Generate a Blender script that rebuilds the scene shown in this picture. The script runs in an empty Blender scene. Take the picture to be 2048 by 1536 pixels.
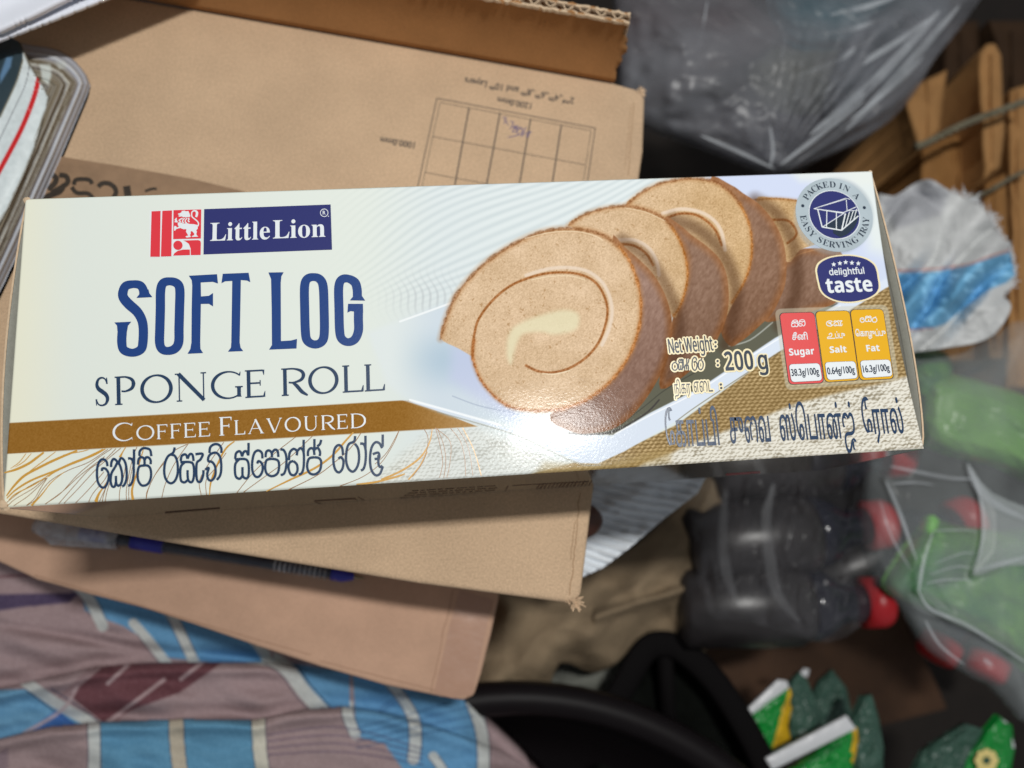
import bpy, bmesh, math, random
import numpy as np
from mathutils import Vector, Matrix
from mathutils.geometry import tessellate_polygon
random.seed(7)
RNG = np.random.RandomState(11)
S = bpy.context.scene
COL = S.collection

# ------------------------------------------------------------------ camera
# The camera is solved from the carton's printed face (0.26 m x 0.09 m, top at z = 0.061 m).
F_PX, CX, CY = 1500.0, 1024.0, 768.0
Zc = np.array([0.06671308, -0.21577748, -0.97416089]); Zc /= np.linalg.norm(Zc)
Xc = np.array([18611.8, -1017.67, F_PX]); Xc /= np.linalg.norm(Xc)
Xc = Xc - (Xc @ Zc) * Zc; Xc /= np.linalg.norm(Xc)
Yc = np.cross(Zc, Xc)
M = np.array([Xc, Yc, Zc])
BOX_H = 0.061
CAM_H = 0.26 / 1.225984          # camera height above the printed face
_c = []
for (x, y) in ((51, 397), (1747, 341), (1848, 897), (2, 1016)):
    r = M @ np.array([x - CX, y - CY, F_PX]); _c.append(r * (-CAM_H / r[2]))
_m = np.mean(_c, axis=0)
CAM = np.array([-_m[0], -_m[1], BOX_H + CAM_H])

def at(px, py, z=0.0):
    """where the sight line of a photo point meets the horizontal plane z"""
    d = M @ np.array([px - CX, py - CY, F_PX])
    return Vector(CAM + d * ((z - CAM[2]) / d[2]))

def at_arr(X, Y, Z):
    d = np.stack([X - CX, Y - CY, np.full_like(X, F_PX, dtype=float)], -1) @ M.T
    t = (Z - CAM[2]) / d[..., 2]
    return CAM + d * t[..., None]

def to_px(P):
    q = (np.asarray(P) - CAM) @ M
    return np.stack([CX + F_PX * q[..., 0] / q[..., 2], CY + F_PX * q[..., 1] / q[..., 2]], -1)

cam = bpy.data.cameras.new('camera'); cam_o = bpy.data.objects.new('camera', cam); COL.objects.link(cam_o)
cam.sensor_width = 36.0; cam.lens = F_PX * 36.0 / 2048.0
cam.clip_start = 0.005; cam.clip_end = 50.0
R = Matrix(((M[0][0], -M[0][1], -M[0][2]), (M[1][0], -M[1][1], -M[1][2]), (M[2][0], -M[2][1], -M[2][2])))
cam_o.matrix_world = Matrix.Translation(Vector(CAM)) @ R.to_4x4()
S.camera = cam_o
cam.dof.use_dof = True
cam.dof.focus_distance = float(CAM_H / abs(Zc[2])) * 1.0
cam.dof.aperture_fstop = 7.6

# ------------------------------------------------------------------ light
W = bpy.data.worlds.new('World'); S.world = W; W.use_nodes = True
W.node_tree.nodes['Background'].inputs[0].default_value = (0.93, 0.96, 1.0, 1)
W.node_tree.nodes['Background'].inputs[1].default_value = 0.20
LAMP_H = 0.75
_r = at(1108, 858, BOX_H)
_f = Vector((CAM[0], CAM[1], BOX_H))
LAMP = _f + (_r - _f) * (1 + LAMP_H / CAM_H); LAMP.z = BOX_H + LAMP_H
ld = bpy.data.lights.new('room_lamp', 'AREA'); ld.shape = 'RECTANGLE'; ld.size = 0.11; ld.size_y = 0.04
ld.energy = 5.2; ld.color = (1.0, 0.985, 0.95)
lo = bpy.data.objects.new('room_lamp', ld); COL.objects.link(lo); lo.location = LAMP
lo.rotation_euler = (0, 0, 0)
S.view_settings.view_transform = 'Standard'; S.view_settings.look = 'None'
S.view_settings.exposure = 0.0; S.view_settings.gamma = 1.0
S.cycles.transparent_max_bounces = 24
S.cycles.max_bounces = 10
S.cycles.caustics_reflective = False; S.cycles.caustics_refractive = False

# ------------------------------------------------------------------ helpers
def lin(c):
    a = np.asarray(c, float) / 255.0
    return np.where(a <= 0.04045, a / 12.92, ((a + 0.055) / 1.055) ** 2.4)

def L3(c):
    v = lin(c); return (float(v[0]), float(v[1]), float(v[2]), 1.0)

def vnoise(X, Y, seed=0):
    g = np.random.RandomState(seed).rand(256, 256)
    xi = np.floor(X).astype(int); yi = np.floor(Y).astype(int)
    fx = X - xi; fy = Y - yi; fx = fx * fx * (3 - 2 * fx); fy = fy * fy * (3 - 2 * fy)
    a = g[xi & 255, yi & 255]; b = g[(xi + 1) & 255, yi & 255]; c = g[xi & 255, (yi + 1) & 255]; d = g[(xi + 1) & 255, (yi + 1) & 255]
    return (a * (1 - fx) + b * fx) * (1 - fy) + (c * (1 - fx) + d * fx) * fy

def fbm(X, Y, seed=0, n=3):
    s = 0; a = 1; t = 0
    for i in range(n):
        s = s + a * vnoise(X * 2 ** i, Y * 2 ** i, seed + i); t += a; a *= 0.55
    return s / t

def smooth(pts, n=6, closed=False):
    P = [np.array(p, float) for p in pts]; out = []
    N = len(P)
    for i in range(N if closed else N - 1):
        p0 = P[(i - 1) % N] if closed or i > 0 else P[0]
        p1 = P[i]; p2 = P[(i + 1) % N]
        p3 = P[(i + 2) % N] if closed or i + 2 < N else P[-1]
        for k in range(n):
            t = k / n
            out.append(0.5 * ((2 * p1) + (-p0 + p2) * t + (2 * p0 - 5 * p1 + 4 * p2 - p3) * t * t + (-p0 + 3 * p1 - 3 * p2 + p3) * t ** 3))
    if not closed: out.append(P[-1])
    return [tuple(p) for p in out]

def sdf(poly, X, Y):
    """signed distance to a polygon, negative inside"""
    P = np.asarray(poly, float); d = np.full(X.shape, 1e9); ins = np.zeros(X.shape, bool)
    for i in range(len(P)):
        a = P[i]; b = P[(i + 1) % len(P)]; e = b - a; L = e @ e + 1e-12
        t = np.clip(((X - a[0]) * e[0] + (Y - a[1]) * e[1]) / L, 0, 1)
        d = np.minimum(d, (X - a[0] - t * e[0]) ** 2 + (Y - a[1] - t * e[1]) ** 2)
        if a[1] != b[1]:
            c = ((a[1] > Y) != (b[1] > Y)) & (X < (b[0] - a[0]) * (Y - a[1]) / (b[1] - a[1]) + a[0])
            ins ^= c
    return np.where(ins, -1, 1) * np.sqrt(d)

def ldist(path, X, Y):
    """distance to an open path, and the position 0..1 along it"""
    P = np.asarray(path, float); d = np.full(X.shape, 1e9); s = np.zeros(X.shape)
    seg = np.linalg.norm(P[1:] - P[:-1], axis=1); cum = np.concatenate([[0], np.cumsum(seg)])
    for i in range(len(P) - 1):
        a = P[i]; e = P[i + 1] - a; L = e @ e + 1e-12
        t = np.clip(((X - a[0]) * e[0] + (Y - a[1]) * e[1]) / L, 0, 1)
        dd = (X - a[0] - t * e[0]) ** 2 + (Y - a[1] - t * e[1]) ** 2
        m = dd < d; d = np.where(m, dd, d); s = np.where(m, (cum[i] + t * seg[i]) / cum[-1], s)
    return np.sqrt(d), s

def sstep(a, b, x):
    t = np.clip((x - a) / (b - a), 0, 1); return t * t * (3 - 2 * t)

class Art:
    """colours (sRGB 0-255) laid down on a cloud of print points given in photo coordinates"""
    def __init__(s, X, Y, base):
        s.X = X; s.Y = Y; s.C = np.zeros(X.shape + (3,)); s.C[:] = base
    def mix(s, m, col, sel=None):
        col = np.asarray(col, float)
        if sel is None: s.C += (col - s.C) * np.clip(m, 0, 1)[..., None]
        else: s.C[sel] += (col - s.C[sel]) * np.clip(m, 0, 1)[..., None]
    def sel(s, pts, pad):
        P = np.asarray(pts, float)
        return (s.X > P[:, 0].min() - pad) & (s.X < P[:, 0].max() + pad) & (s.Y > P[:, 1].min() - pad) & (s.Y < P[:, 1].max() + pad)
    def poly(s, pts, col, a=1.0, soft=0.9, sm=0):
        if sm: pts = smooth(pts, sm, True)
        k = s.sel(pts, soft * 2)
        d = sdf(pts, s.X[k], s.Y[k]); m = (1 - sstep(-soft, soft, d)) * a
        if callable(col): col = col(s.X[k], s.Y[k], d)
        s.mix(m, col, k)
    def line(s, pts, w, col, a=1.0, soft=0.8, sm=5, taper=None):
        if sm: pts = smooth(pts, sm)
        k = s.sel(pts, w + soft * 2)
        d, t = ldist(pts, s.X[k], s.Y[k])
        ww = w / 2 if taper is None else w / 2 * taper(t)
        m = (1 - sstep(ww - soft, ww + soft, d)) * a
        if callable(col): col = col(s.X[k], s.Y[k], d)
        s.mix(m, col, k)
    def linear(s):
        return lin(np.clip(s.C, 0, 255))

def tag(o, label=None, cat=None, group=None, kind=None):
    if label: o['label'] = label
    if cat: o['category'] = cat
    if group: o['group'] = group
    if kind: o['kind'] = kind
    return o

def empty(name, loc, **k):
    o = bpy.data.objects.new(name, None); COL.objects.link(o); o.location = loc; o.empty_display_size = 0.01
    return tag(o, **k)

def obj(name, verts, faces, m, parent=None, shade=False, cols=None, uvs=None):
    me = bpy.data.meshes.new(name)
    V = np.asarray(verts, float).reshape(-1, 3)
    off = np.zeros(3)
    p = parent
    while p is not None:
        off += np.array(p.location); p = p.parent
    loc = np.zeros(3)
    if parent is None and len(V):
        loc = np.array([V[:, 0].mean(), V[:, 1].mean(), V[:, 2].min()])
    V = V - off - loc
    if isinstance(faces, np.ndarray):
        n = len(faces); me.vertices.add(len(V)); me.vertices.foreach_set('co', V.ravel())
        k = faces.shape[1]
        me.loops.add(n * k); me.loops.foreach_set('vertex_index', faces.astype(np.int32).ravel())
        me.polygons.add(n); me.polygons.foreach_set('loop_start', np.arange(0, n * k, k, dtype=np.int32))
        me.polygons.foreach_set('loop_total', np.full(n, k, dtype=np.int32))
        me.update(calc_edges=True); me.validate()
    else:
        me.from_pydata([tuple(v) for v in V], [], [tuple(f) for f in faces]); me.update()
    if cols is not None:
        a = me.color_attributes.new('Dye', 'FLOAT_COLOR', 'POINT')
        c = np.ones((len(V), 4)); c[:, :3] = cols; a.data.foreach_set('color', c.ravel())
    if m is not None: me.materials.append(m)
    if shade: me.polygons.foreach_set('use_smooth', [True] * len(me.polygons))
    o = bpy.data.objects.new(name, me); COL.objects.link(o)
    o.location = loc
    if parent is not None: o.parent = parent
    return o

def mat(name, col=(128, 128, 128), rough=0.6, spec=0.5, attr=False, mott=0.0, mscale=60.0, bump=None, coat=0.0, metal=0.0,
        fibre=0.0, trans=0.0, alpha=1.0, sheen=0.0, stretch=None, col2=None, film=None, ior=1.5):
    m = bpy.data.materials.new(name); m.use_nodes = True; nt = m.node_tree; N = nt.nodes; LK = nt.links
    b = N['Principled BSDF']; b.inputs['Roughness'].default_value = rough
    b.inputs['Specular IOR Level'].default_value = spec; b.inputs['Metallic'].default_value = metal
    b.inputs['Coat Weight'].default_value = coat; b.inputs['Coat Roughness'].default_value = 0.08
    b.inputs['Transmission Weight'].default_value = trans; b.inputs['Sheen Weight'].default_value = sheen
    b.inputs['IOR'].default_value = ior
    tc = N.new('ShaderNodeTexCoord'); vec = tc.outputs['Object']
    if stretch:
        mp = N.new('ShaderNodeMapping'); mp.inputs['Scale'].default_value = stretch; LK.new(vec, mp.inputs['Vector']); vec = mp.outputs[0]
    if attr:
        at_n = N.new('ShaderNodeAttribute'); at_n.attribute_name = 'Dye'; c_out = at_n.outputs['Color']
    else:
        rgb = N.new('ShaderNodeRGB'); rgb.outputs[0].default_value = L3(col); c_out = rgb.outputs[0]
    if mott or col2:
        nz = N.new('ShaderNodeTexNoise'); nz.inputs['Scale'].default_value = mscale; nz.inputs['Detail'].default_value = 6
        nz.inputs['Roughness'].default_value = 0.65; LK.new(vec, nz.inputs['Vector'])
        if col2:
            rp = N.new('ShaderNodeMapRange'); rp.inputs['From Min'].default_value = 0.40; rp.inputs['From Max'].default_value = 0.62
            LK.new(nz.outputs['Fac'], rp.inputs['Value'])
            mx = N.new('ShaderNodeMix'); mx.data_type = 'RGBA'; LK.new(rp.outputs[0], mx.inputs['Factor'])
            LK.new(c_out, mx.inputs['A']); mx.inputs['B'].default_value = L3(col2); c_out = mx.outputs['Result']
        if mott:
            mr = N.new('ShaderNodeMapRange'); mr.inputs['From Min'].default_value = 0.3; mr.inputs['From Max'].default_value = 0.7
            mr.inputs['To Min'].default_value = 1 - mott; mr.inputs['To Max'].default_value = 1 + mott
            LK.new(nz.outputs['Fac'], mr.inputs['Value'])
            ml = N.new('ShaderNodeVectorMath'); ml.operation = 'SCALE'; LK.new(c_out, ml.inputs[0]); LK.new(mr.outputs[0], ml.inputs['Scale']); c_out = ml.outputs[0]
    if fibre:
        n2 = N.new('ShaderNodeTexNoise'); n2.inputs['Scale'].default_value = 1400; n2.inputs['Detail'].default_value = 3
        LK.new(tc.outputs['Object'], n2.inputs['Vector'])
        mr = N.new('ShaderNodeMapRange'); mr.inputs['From Min'].default_value = 0.3; mr.inputs['From Max'].default_value = 0.7
        mr.inputs['To Min'].default_value = 1 - fibre; mr.inputs['To Max'].default_value = 1 + fibre
        LK.new(n2.outputs['Fac'], mr.inputs['Value'])
        ml = N.new('ShaderNodeVectorMath'); ml.operation = 'SCALE'; LK.new(c_out, ml.inputs[0]); LK.new(mr.outputs[0], ml.inputs['Scale']); c_out = ml.outputs[0]
    LK.new(c_out, b.inputs['Base Color'])
    prev = None
    for (sc, st, dist) in (bump or []):
        nb = N.new('ShaderNodeTexNoise'); nb.inputs['Scale'].default_value = sc; nb.inputs['Detail'].default_value = 4
        LK.new(vec, nb.inputs['Vector'])
        bp = N.new('ShaderNodeBump'); bp.inputs['Strength'].default_value = st; bp.inputs['Distance'].default_value = dist
        LK.new(nb.outputs['Fac'], bp.inputs['Height'])
        if prev is not None: LK.new(prev, bp.inputs['Normal'])
        prev = bp.outputs['Normal']
    if prev is not None: LK.new(prev, b.inputs['Normal'])
    if film is not None:
        # thin see-through plastic: part of the light passes, part is scattered and reflected
        tr = N.new('ShaderNodeBsdfTransparent'); mx = N.new('ShaderNodeMixShader')
        nf = N.new('ShaderNodeTexNoise'); nf.inputs['Scale'].default_value = film[1]; nf.inputs['Detail'].default_value = 5; LK.new(vec, nf.inputs['Vector'])
        mr = N.new('ShaderNodeMapRange'); mr.inputs['From Min'].default_value = 0.35; mr.inputs['From Max'].default_value = 0.7
        mr.inputs['To Min'].default_value = film[0] * 0.6; mr.inputs['To Max'].default_value = min(1.0, film[0] * 1.5)
        LK.new(nf.outputs['Fac'], mr.inputs['Value'])
        LK.new(mr.outputs[0], mx.inputs['Fac']); LK.new(tr.outputs[0], mx.inputs[1]); LK.new(b.outputs[0], mx.inputs[2])
        LK.new(mx.outputs[0], N['Material Output'].inputs['Surface'])
    return m

# -- flat print: every piece lies on its sheet, a few hundredths of a millimetre proud
class Plane:
    def __init__(s, kind, val, lift=0.0): s.kind = kind; s.val = val; s.lift = lift
    def __call__(s, x, y, extra=0.0):
        d = M @ np.array([x - CX, y - CY, F_PX]); h = s.lift + extra
        if s.kind == 'z': t = (s.val - CAM[2]) / d[2]; p = CAM + d * t; p[2] += h
        else: t = (s.val - CAM[1]) / d[1]; p = CAM + d * t; p[1] -= h
        return p
FACE = Plane('z', BOX_H)

class Ink:
    """collects print shapes (polygons, strokes) for one printed piece"""
    def __init__(s, plane, lift=4e-5): s.pl = plane; s.lift = lift; s.V = []; s.F = []; s.k = 0
    def _bump(s): s.k += 1; return s.lift + (s.k % 40) * 1.2e-6
    def poly(s, pts, sm=0):
        if sm: pts = smooth(pts, sm, True)
        h = s._bump(); b = len(s.V); s.V += [s.pl(x, y, h) for x, y in pts]
        tri = tessellate_polygon([[Vector((x, y, 0)) for x, y in pts]])
        for t in tri:
            a, c, d = t
            p = [pts[i] for i in t]
            ar = (p[1][0] - p[0][0]) * (p[2][1] - p[0][1]) - (p[2][0] - p[0][0]) * (p[1][1] - p[0][1])
            s.F.append((b + a, b + c, b + d) if ar < 0 else (b + a, b + d, b + c))
    def stroke(s, pts, w, sm=5, ws=None, closed=False, cap=False):
        n0 = len(pts)
        if sm:
            q = smooth(pts, sm, closed)
        else: q = [tuple(p) for p in pts]
        if closed: q = q + [q[0]]
        n = len(q)
        if ws is None: wv = [w] * n
        else: wv = list(np.interp(np.linspace(0, 1, n), np.linspace(0, 1, len(ws)), ws) * w)
        h = s._bump(); b = len(s.V); P = np.array(q)
        for i in range(n):
            if closed: d = P[(i + 1) % (n - 1)] - P[(i - 1) % (n - 1)]
            else: d = P[min(i + 1, n - 1)] - P[max(i - 1, 0)]
            d = d / (np.linalg.norm(d) + 1e-9); nn = np.array([-d[1], d[0]]) * wv[i] / 2
            hh = h + i * 1.5e-8
            s.V.append(s.pl(*(P[i] + nn), hh)); s.V.append(s.pl(*(P[i] - nn), hh))
        for i in range(n - 1):
            a = b + 2 * i; s.F.append((a, a + 2, a + 3, a + 1))
        if cap and not closed:
            for e in (0, n - 1): s.disc(P[e][0], P[e][1], wv[e] / 2, 10)
    def disc(s, x, y, r, n=20, ry=None):
        s.poly([(x + r * math.cos(t * 2 * math.pi / n), y + (ry or r) * math.sin(t * 2 * math.pi / n)) for t in range(n)])
    def raw(s, verts, faces):
        b = len(s.V); s.V += list(verts); s.F += [tuple(b + i for i in f) for f in faces]
    def build(s, name, m, parent, label=None):
        o = obj(name, s.V, s.F, m, parent)
        if label: o['label'] = label
        return o

_gc = {}
def glyphs(body, offset=0.0):
    """outline of a piece of text from the built-in lettering, as flat triangles"""
    k = (body, offset)
    if k in _gc: return _gc[k]
    c = bpy.data.curves.new('lettering', 'FONT'); c.body = body; c.offset = offset; c.resolution_u = 4
    o = bpy.data.objects.new('lettering', c); COL.objects.link(o)
    dg = bpy.context.evaluated_depsgraph_get(); dg.update()
    me = bpy.data.meshes.new_from_object(o.evaluated_get(dg))
    V = np.array([v.co[:2] for v in me.vertices]); F = [tuple(p.vertices) for p in me.polygons]
    cnt = {}
    for f in F:
        for i in range(len(f)):
            e = tuple(sorted((f[i], f[(i + 1) % len(f)]))); cnt[e] = cnt.get(e, 0) + 1
    B = [e for e, n in cnt.items() if n == 1]
    bpy.data.objects.remove(o); bpy.data.curves.remove(c); bpy.data.meshes.remove(me)
    _gc[k] = (V, F, B); return _gc[k]

def text(ink, body, A, B, hpx, offset=0.0, halo=None, halo_w=0.0, href=None):
    """text fitted between two photo points on the sheet of `ink`, hpx tall above its baseline"""
    V, F, Bd = glyphs(body, offset)
    pA = ink.pl(*A); pB = ink.pl(*B); e = pB - pA; wl = np.linalg.norm(e); e = e / wl
    nrm = np.array([0, 0, 1.0]) if ink.pl.kind == 'z' else np.array([0, -1.0, 0])
    up = np.cross(nrm, e)
    hl = np.linalg.norm(ink.pl(A[0], A[1] - hpx) - pA)
    x0, x1 = V[:, 0].min(), V[:, 0].max(); ym = href or V[:, 1].max()
    h = ink._bump()
    P = pA + nrm * h + np.outer((V[:, 0] - x0) / (x1 - x0) * wl, e) + np.outer(V[:, 1] / ym * hl, up)
    ink.raw(P, F)
    if halo is not None:
        w = np.linalg.norm(halo.pl(A[0] + halo_w, A[1]) - halo.pl(*A))
        base = -nrm * (h - halo.lift) if halo is not ink else nrm * 2e-6
        for j, (a, b) in enumerate(Bd):
            p, q = P[a] + base, P[b] + base; d = q - p; ln = np.linalg.norm(d)
            if ln < 1e-7: continue
            d /= ln; s = np.cross(nrm, d) * w; z = nrm * (j % 60) * 3e-7
            halo.raw([p - s - d * w * .5 + z, q - s + d * w * .5 + z, q + s + d * w * .5 + z, p + s - d * w * .5 + z], [(0, 1, 2, 3)])

def rquad(c, r, n=5):
    """four corners rounded by r"""
    out = []
    for i in range(len(c)):
        p = np.array(c[i], float); a = np.array(c[i - 1], float) - p; b = np.array(c[(i + 1) % len(c)], float) - p
        a = p + a / np.linalg.norm(a) * r; b = p + b / np.linalg.norm(b) * r
        for k in range(n + 1):
            t = k / n; out.append(tuple((1 - t) ** 2 * a + 2 * t * (1 - t) * p + t * t * b))
    return out

def relief(name, poly, z0, hfn, m, parent=None, step=5.0, colfn=None, thick=0.002, sm=0, shade=True, smooth_bottom=True, **tg):
    """a solid sheet or cushion whose outline is given on the plane z0; hfn gives the height of its top"""
    if sm: poly = smooth(poly, sm, True)
    P = np.asarray(poly); x0, y0 = P.min(0) - 2 * step; x1, y1 = P.max(0) + 2 * step
    xs = np.arange(x0, x1 + step, step); ys = np.arange(y0, y1 + step, step)
    X, Y = np.meshgrid(xs, ys); sd = sdf(poly, X, Y)
    gy, gx = np.gradient(sd, step); gn = np.sqrt(gx ** 2 + gy ** 2) + 1e-6
    keep = sd < step * 0.8
    mv = keep & (sd > -step * 0.25)
    X = np.where(mv, X - sd * gx / gn, X); Y = np.where(mv, Y - sd * gy / gn, Y)
    sd = np.where(mv, 0, sd)
    q = keep[:-1, :-1] & keep[1:, :-1] & keep[:-1, 1:] & keep[1:, 1:]
    idx = -np.ones(X.shape, int)
    used = np.zeros(X.shape, bool)
    used[:-1, :-1] |= q; used[1:, :-1] |= q; used[:-1, 1:] |= q; used[1:, 1:] |= q
    idx[used] = np.arange(used.sum())
    Xu, Yu, sdu = X[used], Y[used], sd[used]
    Z = z0 + hfn(Xu, Yu, sdu)
    T = at_arr(Xu, Yu, Z)
    jj, ii = np.nonzero(q)
    F = np.stack([idx[jj, ii], idx[jj + 1, ii], idx[jj + 1, ii + 1], idx[jj, ii + 1]], 1)
    n = len(T); Bt = T.copy(); Bt[:, 2] = np.minimum(T[:, 2] - 0.0003, z0 - thick) if smooth_bottom else T[:, 2] - thick
    Fb = F[:, ::-1] + n
    E = np.concatenate([F[:, [0, 1]], F[:, [1, 2]], F[:, [2, 3]], F[:, [3, 0]]])
    key = np.sort(E, 1); key = key[:, 0] * (n + 1) + key[:, 1]
    u, inv, cnt = np.unique(key, return_inverse=True, return_counts=True)
    be = E[cnt[inv] == 1]
    Fw = np.stack([be[:, 1], be[:, 0], be[:, 0] + n, be[:, 1] + n], 1)
    V = np.concatenate([T, Bt]); FF = np.concatenate([F, Fb, Fw])
    cols = None
    if colfn is not None:
        c = colfn(Xu, Yu, sdu); cols = np.concatenate([c, c])
    o = obj(name, V, FF, m, parent, shade=shade, cols=cols)
    return tag(o, **tg)

def prism(name, poly, z1, z0, m, parent=None, bevel=0.0, seg=2, **tg):
    """a solid with the given outline (photo points on the plane z1), straight down to z0"""
    T = [at(x, y, z1) for x, y in poly]
    return solid(name, [(p.x, p.y) for p in T], z1, z0, m, parent, bevel, seg, **tg)

def solid(name, xy, z1, z0, m, parent=None, bevel=0.0, seg=2, **tg):
    off = np.zeros(3)
    if parent is not None: off = np.array(parent.location)
    cx = np.mean([p[0] for p in xy]); cy = np.mean([p[1] for p in xy])
    base = np.array([cx, cy, z0]) if parent is None else off
    bm = bmesh.new()
    a = [bm.verts.new((x - base[0], y - base[1], z1 - base[2])) for x, y in xy]
    b = [bm.verts.new((x - base[0], y - base[1], z0 - base[2])) for x, y in xy]
    bm.faces.new(a); bm.faces.new(b[::-1]); n = len(a)
    for i in range(n): bm.faces.new((a[i], b[i], b[(i + 1) % n], a[(i + 1) % n]))
    bmesh.ops.recalc_face_normals(bm, faces=bm.faces)
    if bevel: bmesh.ops.bevel(bm, geom=list(bm.edges), offset=bevel, segments=seg, affect='EDGES', profile=0.6)
    me = bpy.data.meshes.new(name); bm.to_mesh(me); bm.free()
    if m: me.materials.append(m)
    if bevel: me.polygons.foreach_set('use_smooth', [True] * len(me.polygons))
    o = bpy.data.objects.new(name, me); COL.objects.link(o); o.location = (0, 0, 0) if parent else base
    if parent: o.parent = parent
    return tag(o, **tg)

def tube(name, pts, r, m, parent=None, n=10, rs=None, flat=1.0, **tg):
    P = [Vector(p) for p in pts]; V = []; F = []
    up = Vector((0, 0, 1))
    for i, p in enumerate(P):
        d = (P[min(i + 1, len(P) - 1)] - P[max(i - 1, 0)]).normalized()
        s = d.cross(up)
        if s.length < 1e-4: s = Vector((1, 0, 0))
        s.normalize(); u = s.cross(d).normalized(); rr = r * (rs[i] if rs else 1)
        for k in range(n):
            a = 2 * math.pi * k / n; V.append(p + s * math.cos(a) * rr + u * math.sin(a) * rr * flat)
    for i in range(len(P) - 1):
        for k in range(n): F.append((i * n + k, (i + 1) * n + k, (i + 1) * n + (k + 1) % n, i * n + (k + 1) % n))
    F.append(tuple(range(n))[::-1][::-1]); F.append(tuple((len(P) - 1) * n + k for k in range(n))[::-1])
    o = obj(name, [tuple(v) for v in V], F, m, parent, shade=True)
    return tag(o, **tg)

def lathe(name, p0, axis, prof, m, parent=None, n=28, **tg):
    """profile (distance along the axis, radius) turned round the axis"""
    ax = Vector(axis).normalized(); s = ax.cross(Vector((0, 0, 1)))
    if s.length < 1e-4: s = Vector((1, 0, 0))
    s.normalize(); u = s.cross(ax).normalized(); V = []; F = []
    for (t, r) in prof:
        for k in range(n):
            a = 2 * math.pi * k / n; V.append(Vector(p0) + ax * t + s * math.cos(a) * r + u * math.sin(a) * r)
    for i in range(len(prof) - 1):
        for k in range(n): F.append((i * n + k, i * n + (k + 1) % n, (i + 1) * n + (k + 1) % n, (i + 1) * n + k))
    o = obj(name, [tuple(v) for v in V], F, m, parent, shade=True)
    return tag(o, **tg)

# ------------------------------------------------------------------ materials
INKB = [(900, 0.30, 0.00025)]
M_print = mat('printed_board', attr=True, rough=0.11, spec=0.038, bump=[(1500, 0.17, 0.00012), (90, 0.05, 0.0006)])
def inkmat(name, c, rough=0.26): return mat(name, c, rough=rough, spec=0.55, bump=[(1500, 0.16, 0.00012)])
K_navy = inkmat('navy_ink', (45, 50, 112)); K_red = inkmat('red_ink', (226, 58, 70)); K_white = inkmat('white_ink', (232, 238, 242))
K_blue = inkmat('blue_ink', (28, 65, 130)); K_ink = inkmat('dark_blue_ink', (34, 60, 92)); K_brown = inkmat('brown_ink', (150, 105, 46))
K_gold = inkmat('gold_ink', (205, 155, 65)); K_dgold = inkmat('dark_gold_ink', (150, 105, 55)); K_cream = inkmat('cream_ink', (243, 230, 188))
K_amber = inkmat('amber_ink', (232, 176, 28)); K_scar = inkmat('warning_red_ink', (226, 84, 84)); K_line = inkmat('outline_ink', (60, 55, 60))
K_silver = mat('silver_ink', (176, 190, 198), rough=0.3, spec=0.3, mott=0.15, mscale=45, bump=[(1500, 0.16, 0.00012)])
K_slate = inkmat('slate_ink', (38, 52, 70))
M_board = mat('white_board', (222, 222, 210), rough=0.45, bump=[(700, 0.2, 0.0002)])
M_greyb = mat('grey_board', (150, 150, 140), rough=0.8, mott=0.08, mscale=300, fibre=0.06)
M_kraft = mat('kraft_board', (197, 169, 139), rough=0.85, spec=0.2, mott=0.11, mscale=20, fibre=0.16, bump=[(900, 0.25, 0.0003), (40, 0.35, 0.0012)])
M_kraft_in = mat('kraft_board_inside', (168, 122, 78), rough=0.85, spec=0.2, mott=0.08, mscale=60, fibre=0.08, bump=[(900, 0.25, 0.0003)])
M_kraft_pink = mat('kraft_board_pinkish', (192, 156, 132), rough=0.82, spec=0.3, mott=0.12, mscale=30, fibre=0.05, bump=[(700, 0.2, 0.0003), (30, 0.5, 0.002)])
M_flute = mat('torn_paper', (205, 180, 150), rough=0.9, mott=0.15, mscale=500, bump=[(1200, 0.5, 0.0004)])
M_grey_print = mat('grey_stencil_ink', (88, 80, 72), rough=0.8)
M_brown_print = mat('brown_shadow_ink', (84, 56, 38), rough=0.7)
M_pen_ink = mat('violet_pen_ink', (82, 74, 128), rough=0.7)

# ================================================================== product carton
fc = [at(51, 397, BOX_H), at(1747, 341, BOX_H), at(1848, 897, BOX_H), at(2, 1016, BOX_H)]
BX, BY = 0.130, 0.0449
box = empty('cake_carton', (0, 0, 0), label='long cream printed sponge roll carton lying across the kraft cardboard carton', cat='food carton')

# -- the printed front, dyed point by point
stepw = 0.0002
nx = int(2 * BX / stepw) + 1; ny = int(2 * BY / stepw) + 1
gx = np.linspace(-BX, BX, nx); gy = np.linspace(-BY, BY, ny)
GX, GY = np.meshgrid(gx, gy)
# the right-hand edge of the board is slightly hollow
hol = 0.0016 * np.sin(np.clip((GY + BY) / (2 * BY), 0, 1) * np.pi)
GXX = GX - hol * np.clip((GX - 0.09) / 0.04, 0, 1)
edge = np.minimum(np.minimum(GX + BX, BX - GX), np.minimum(GY + BY, BY - GY))
GZ = BOX_H - 0.0005 * (1 - np.clip(edge / 0.0007, 0, 1)) ** 2 + 0.00012 * (fbm(GX * 40 + 9, GY * 40 + 4, 3) - 0.5)
FP = np.stack([GXX, GY, GZ], -1)
pp = to_px(FP); PXX, PYY = pp[..., 0], pp[..., 1]
A = Art(PXX, PYY, (226, 233, 226))
X, Y = A.X, A.Y
A.mix((1 - sstep(10, 170, X)) * .8, (238, 236, 212))
A.mix(sstep(700, 900, X) * 0.8, (216, 226, 230))
A.poly([(1390, 330), (1760, 330), (1800, 620), (1640, 640), (1500, 500)], (206, 216, 240), 1.0, 22)
A.poly([(1690, 330), (1770, 330), (1790, 520), (1740, 500)], (226, 234, 232), 0.9, 22)
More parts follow.
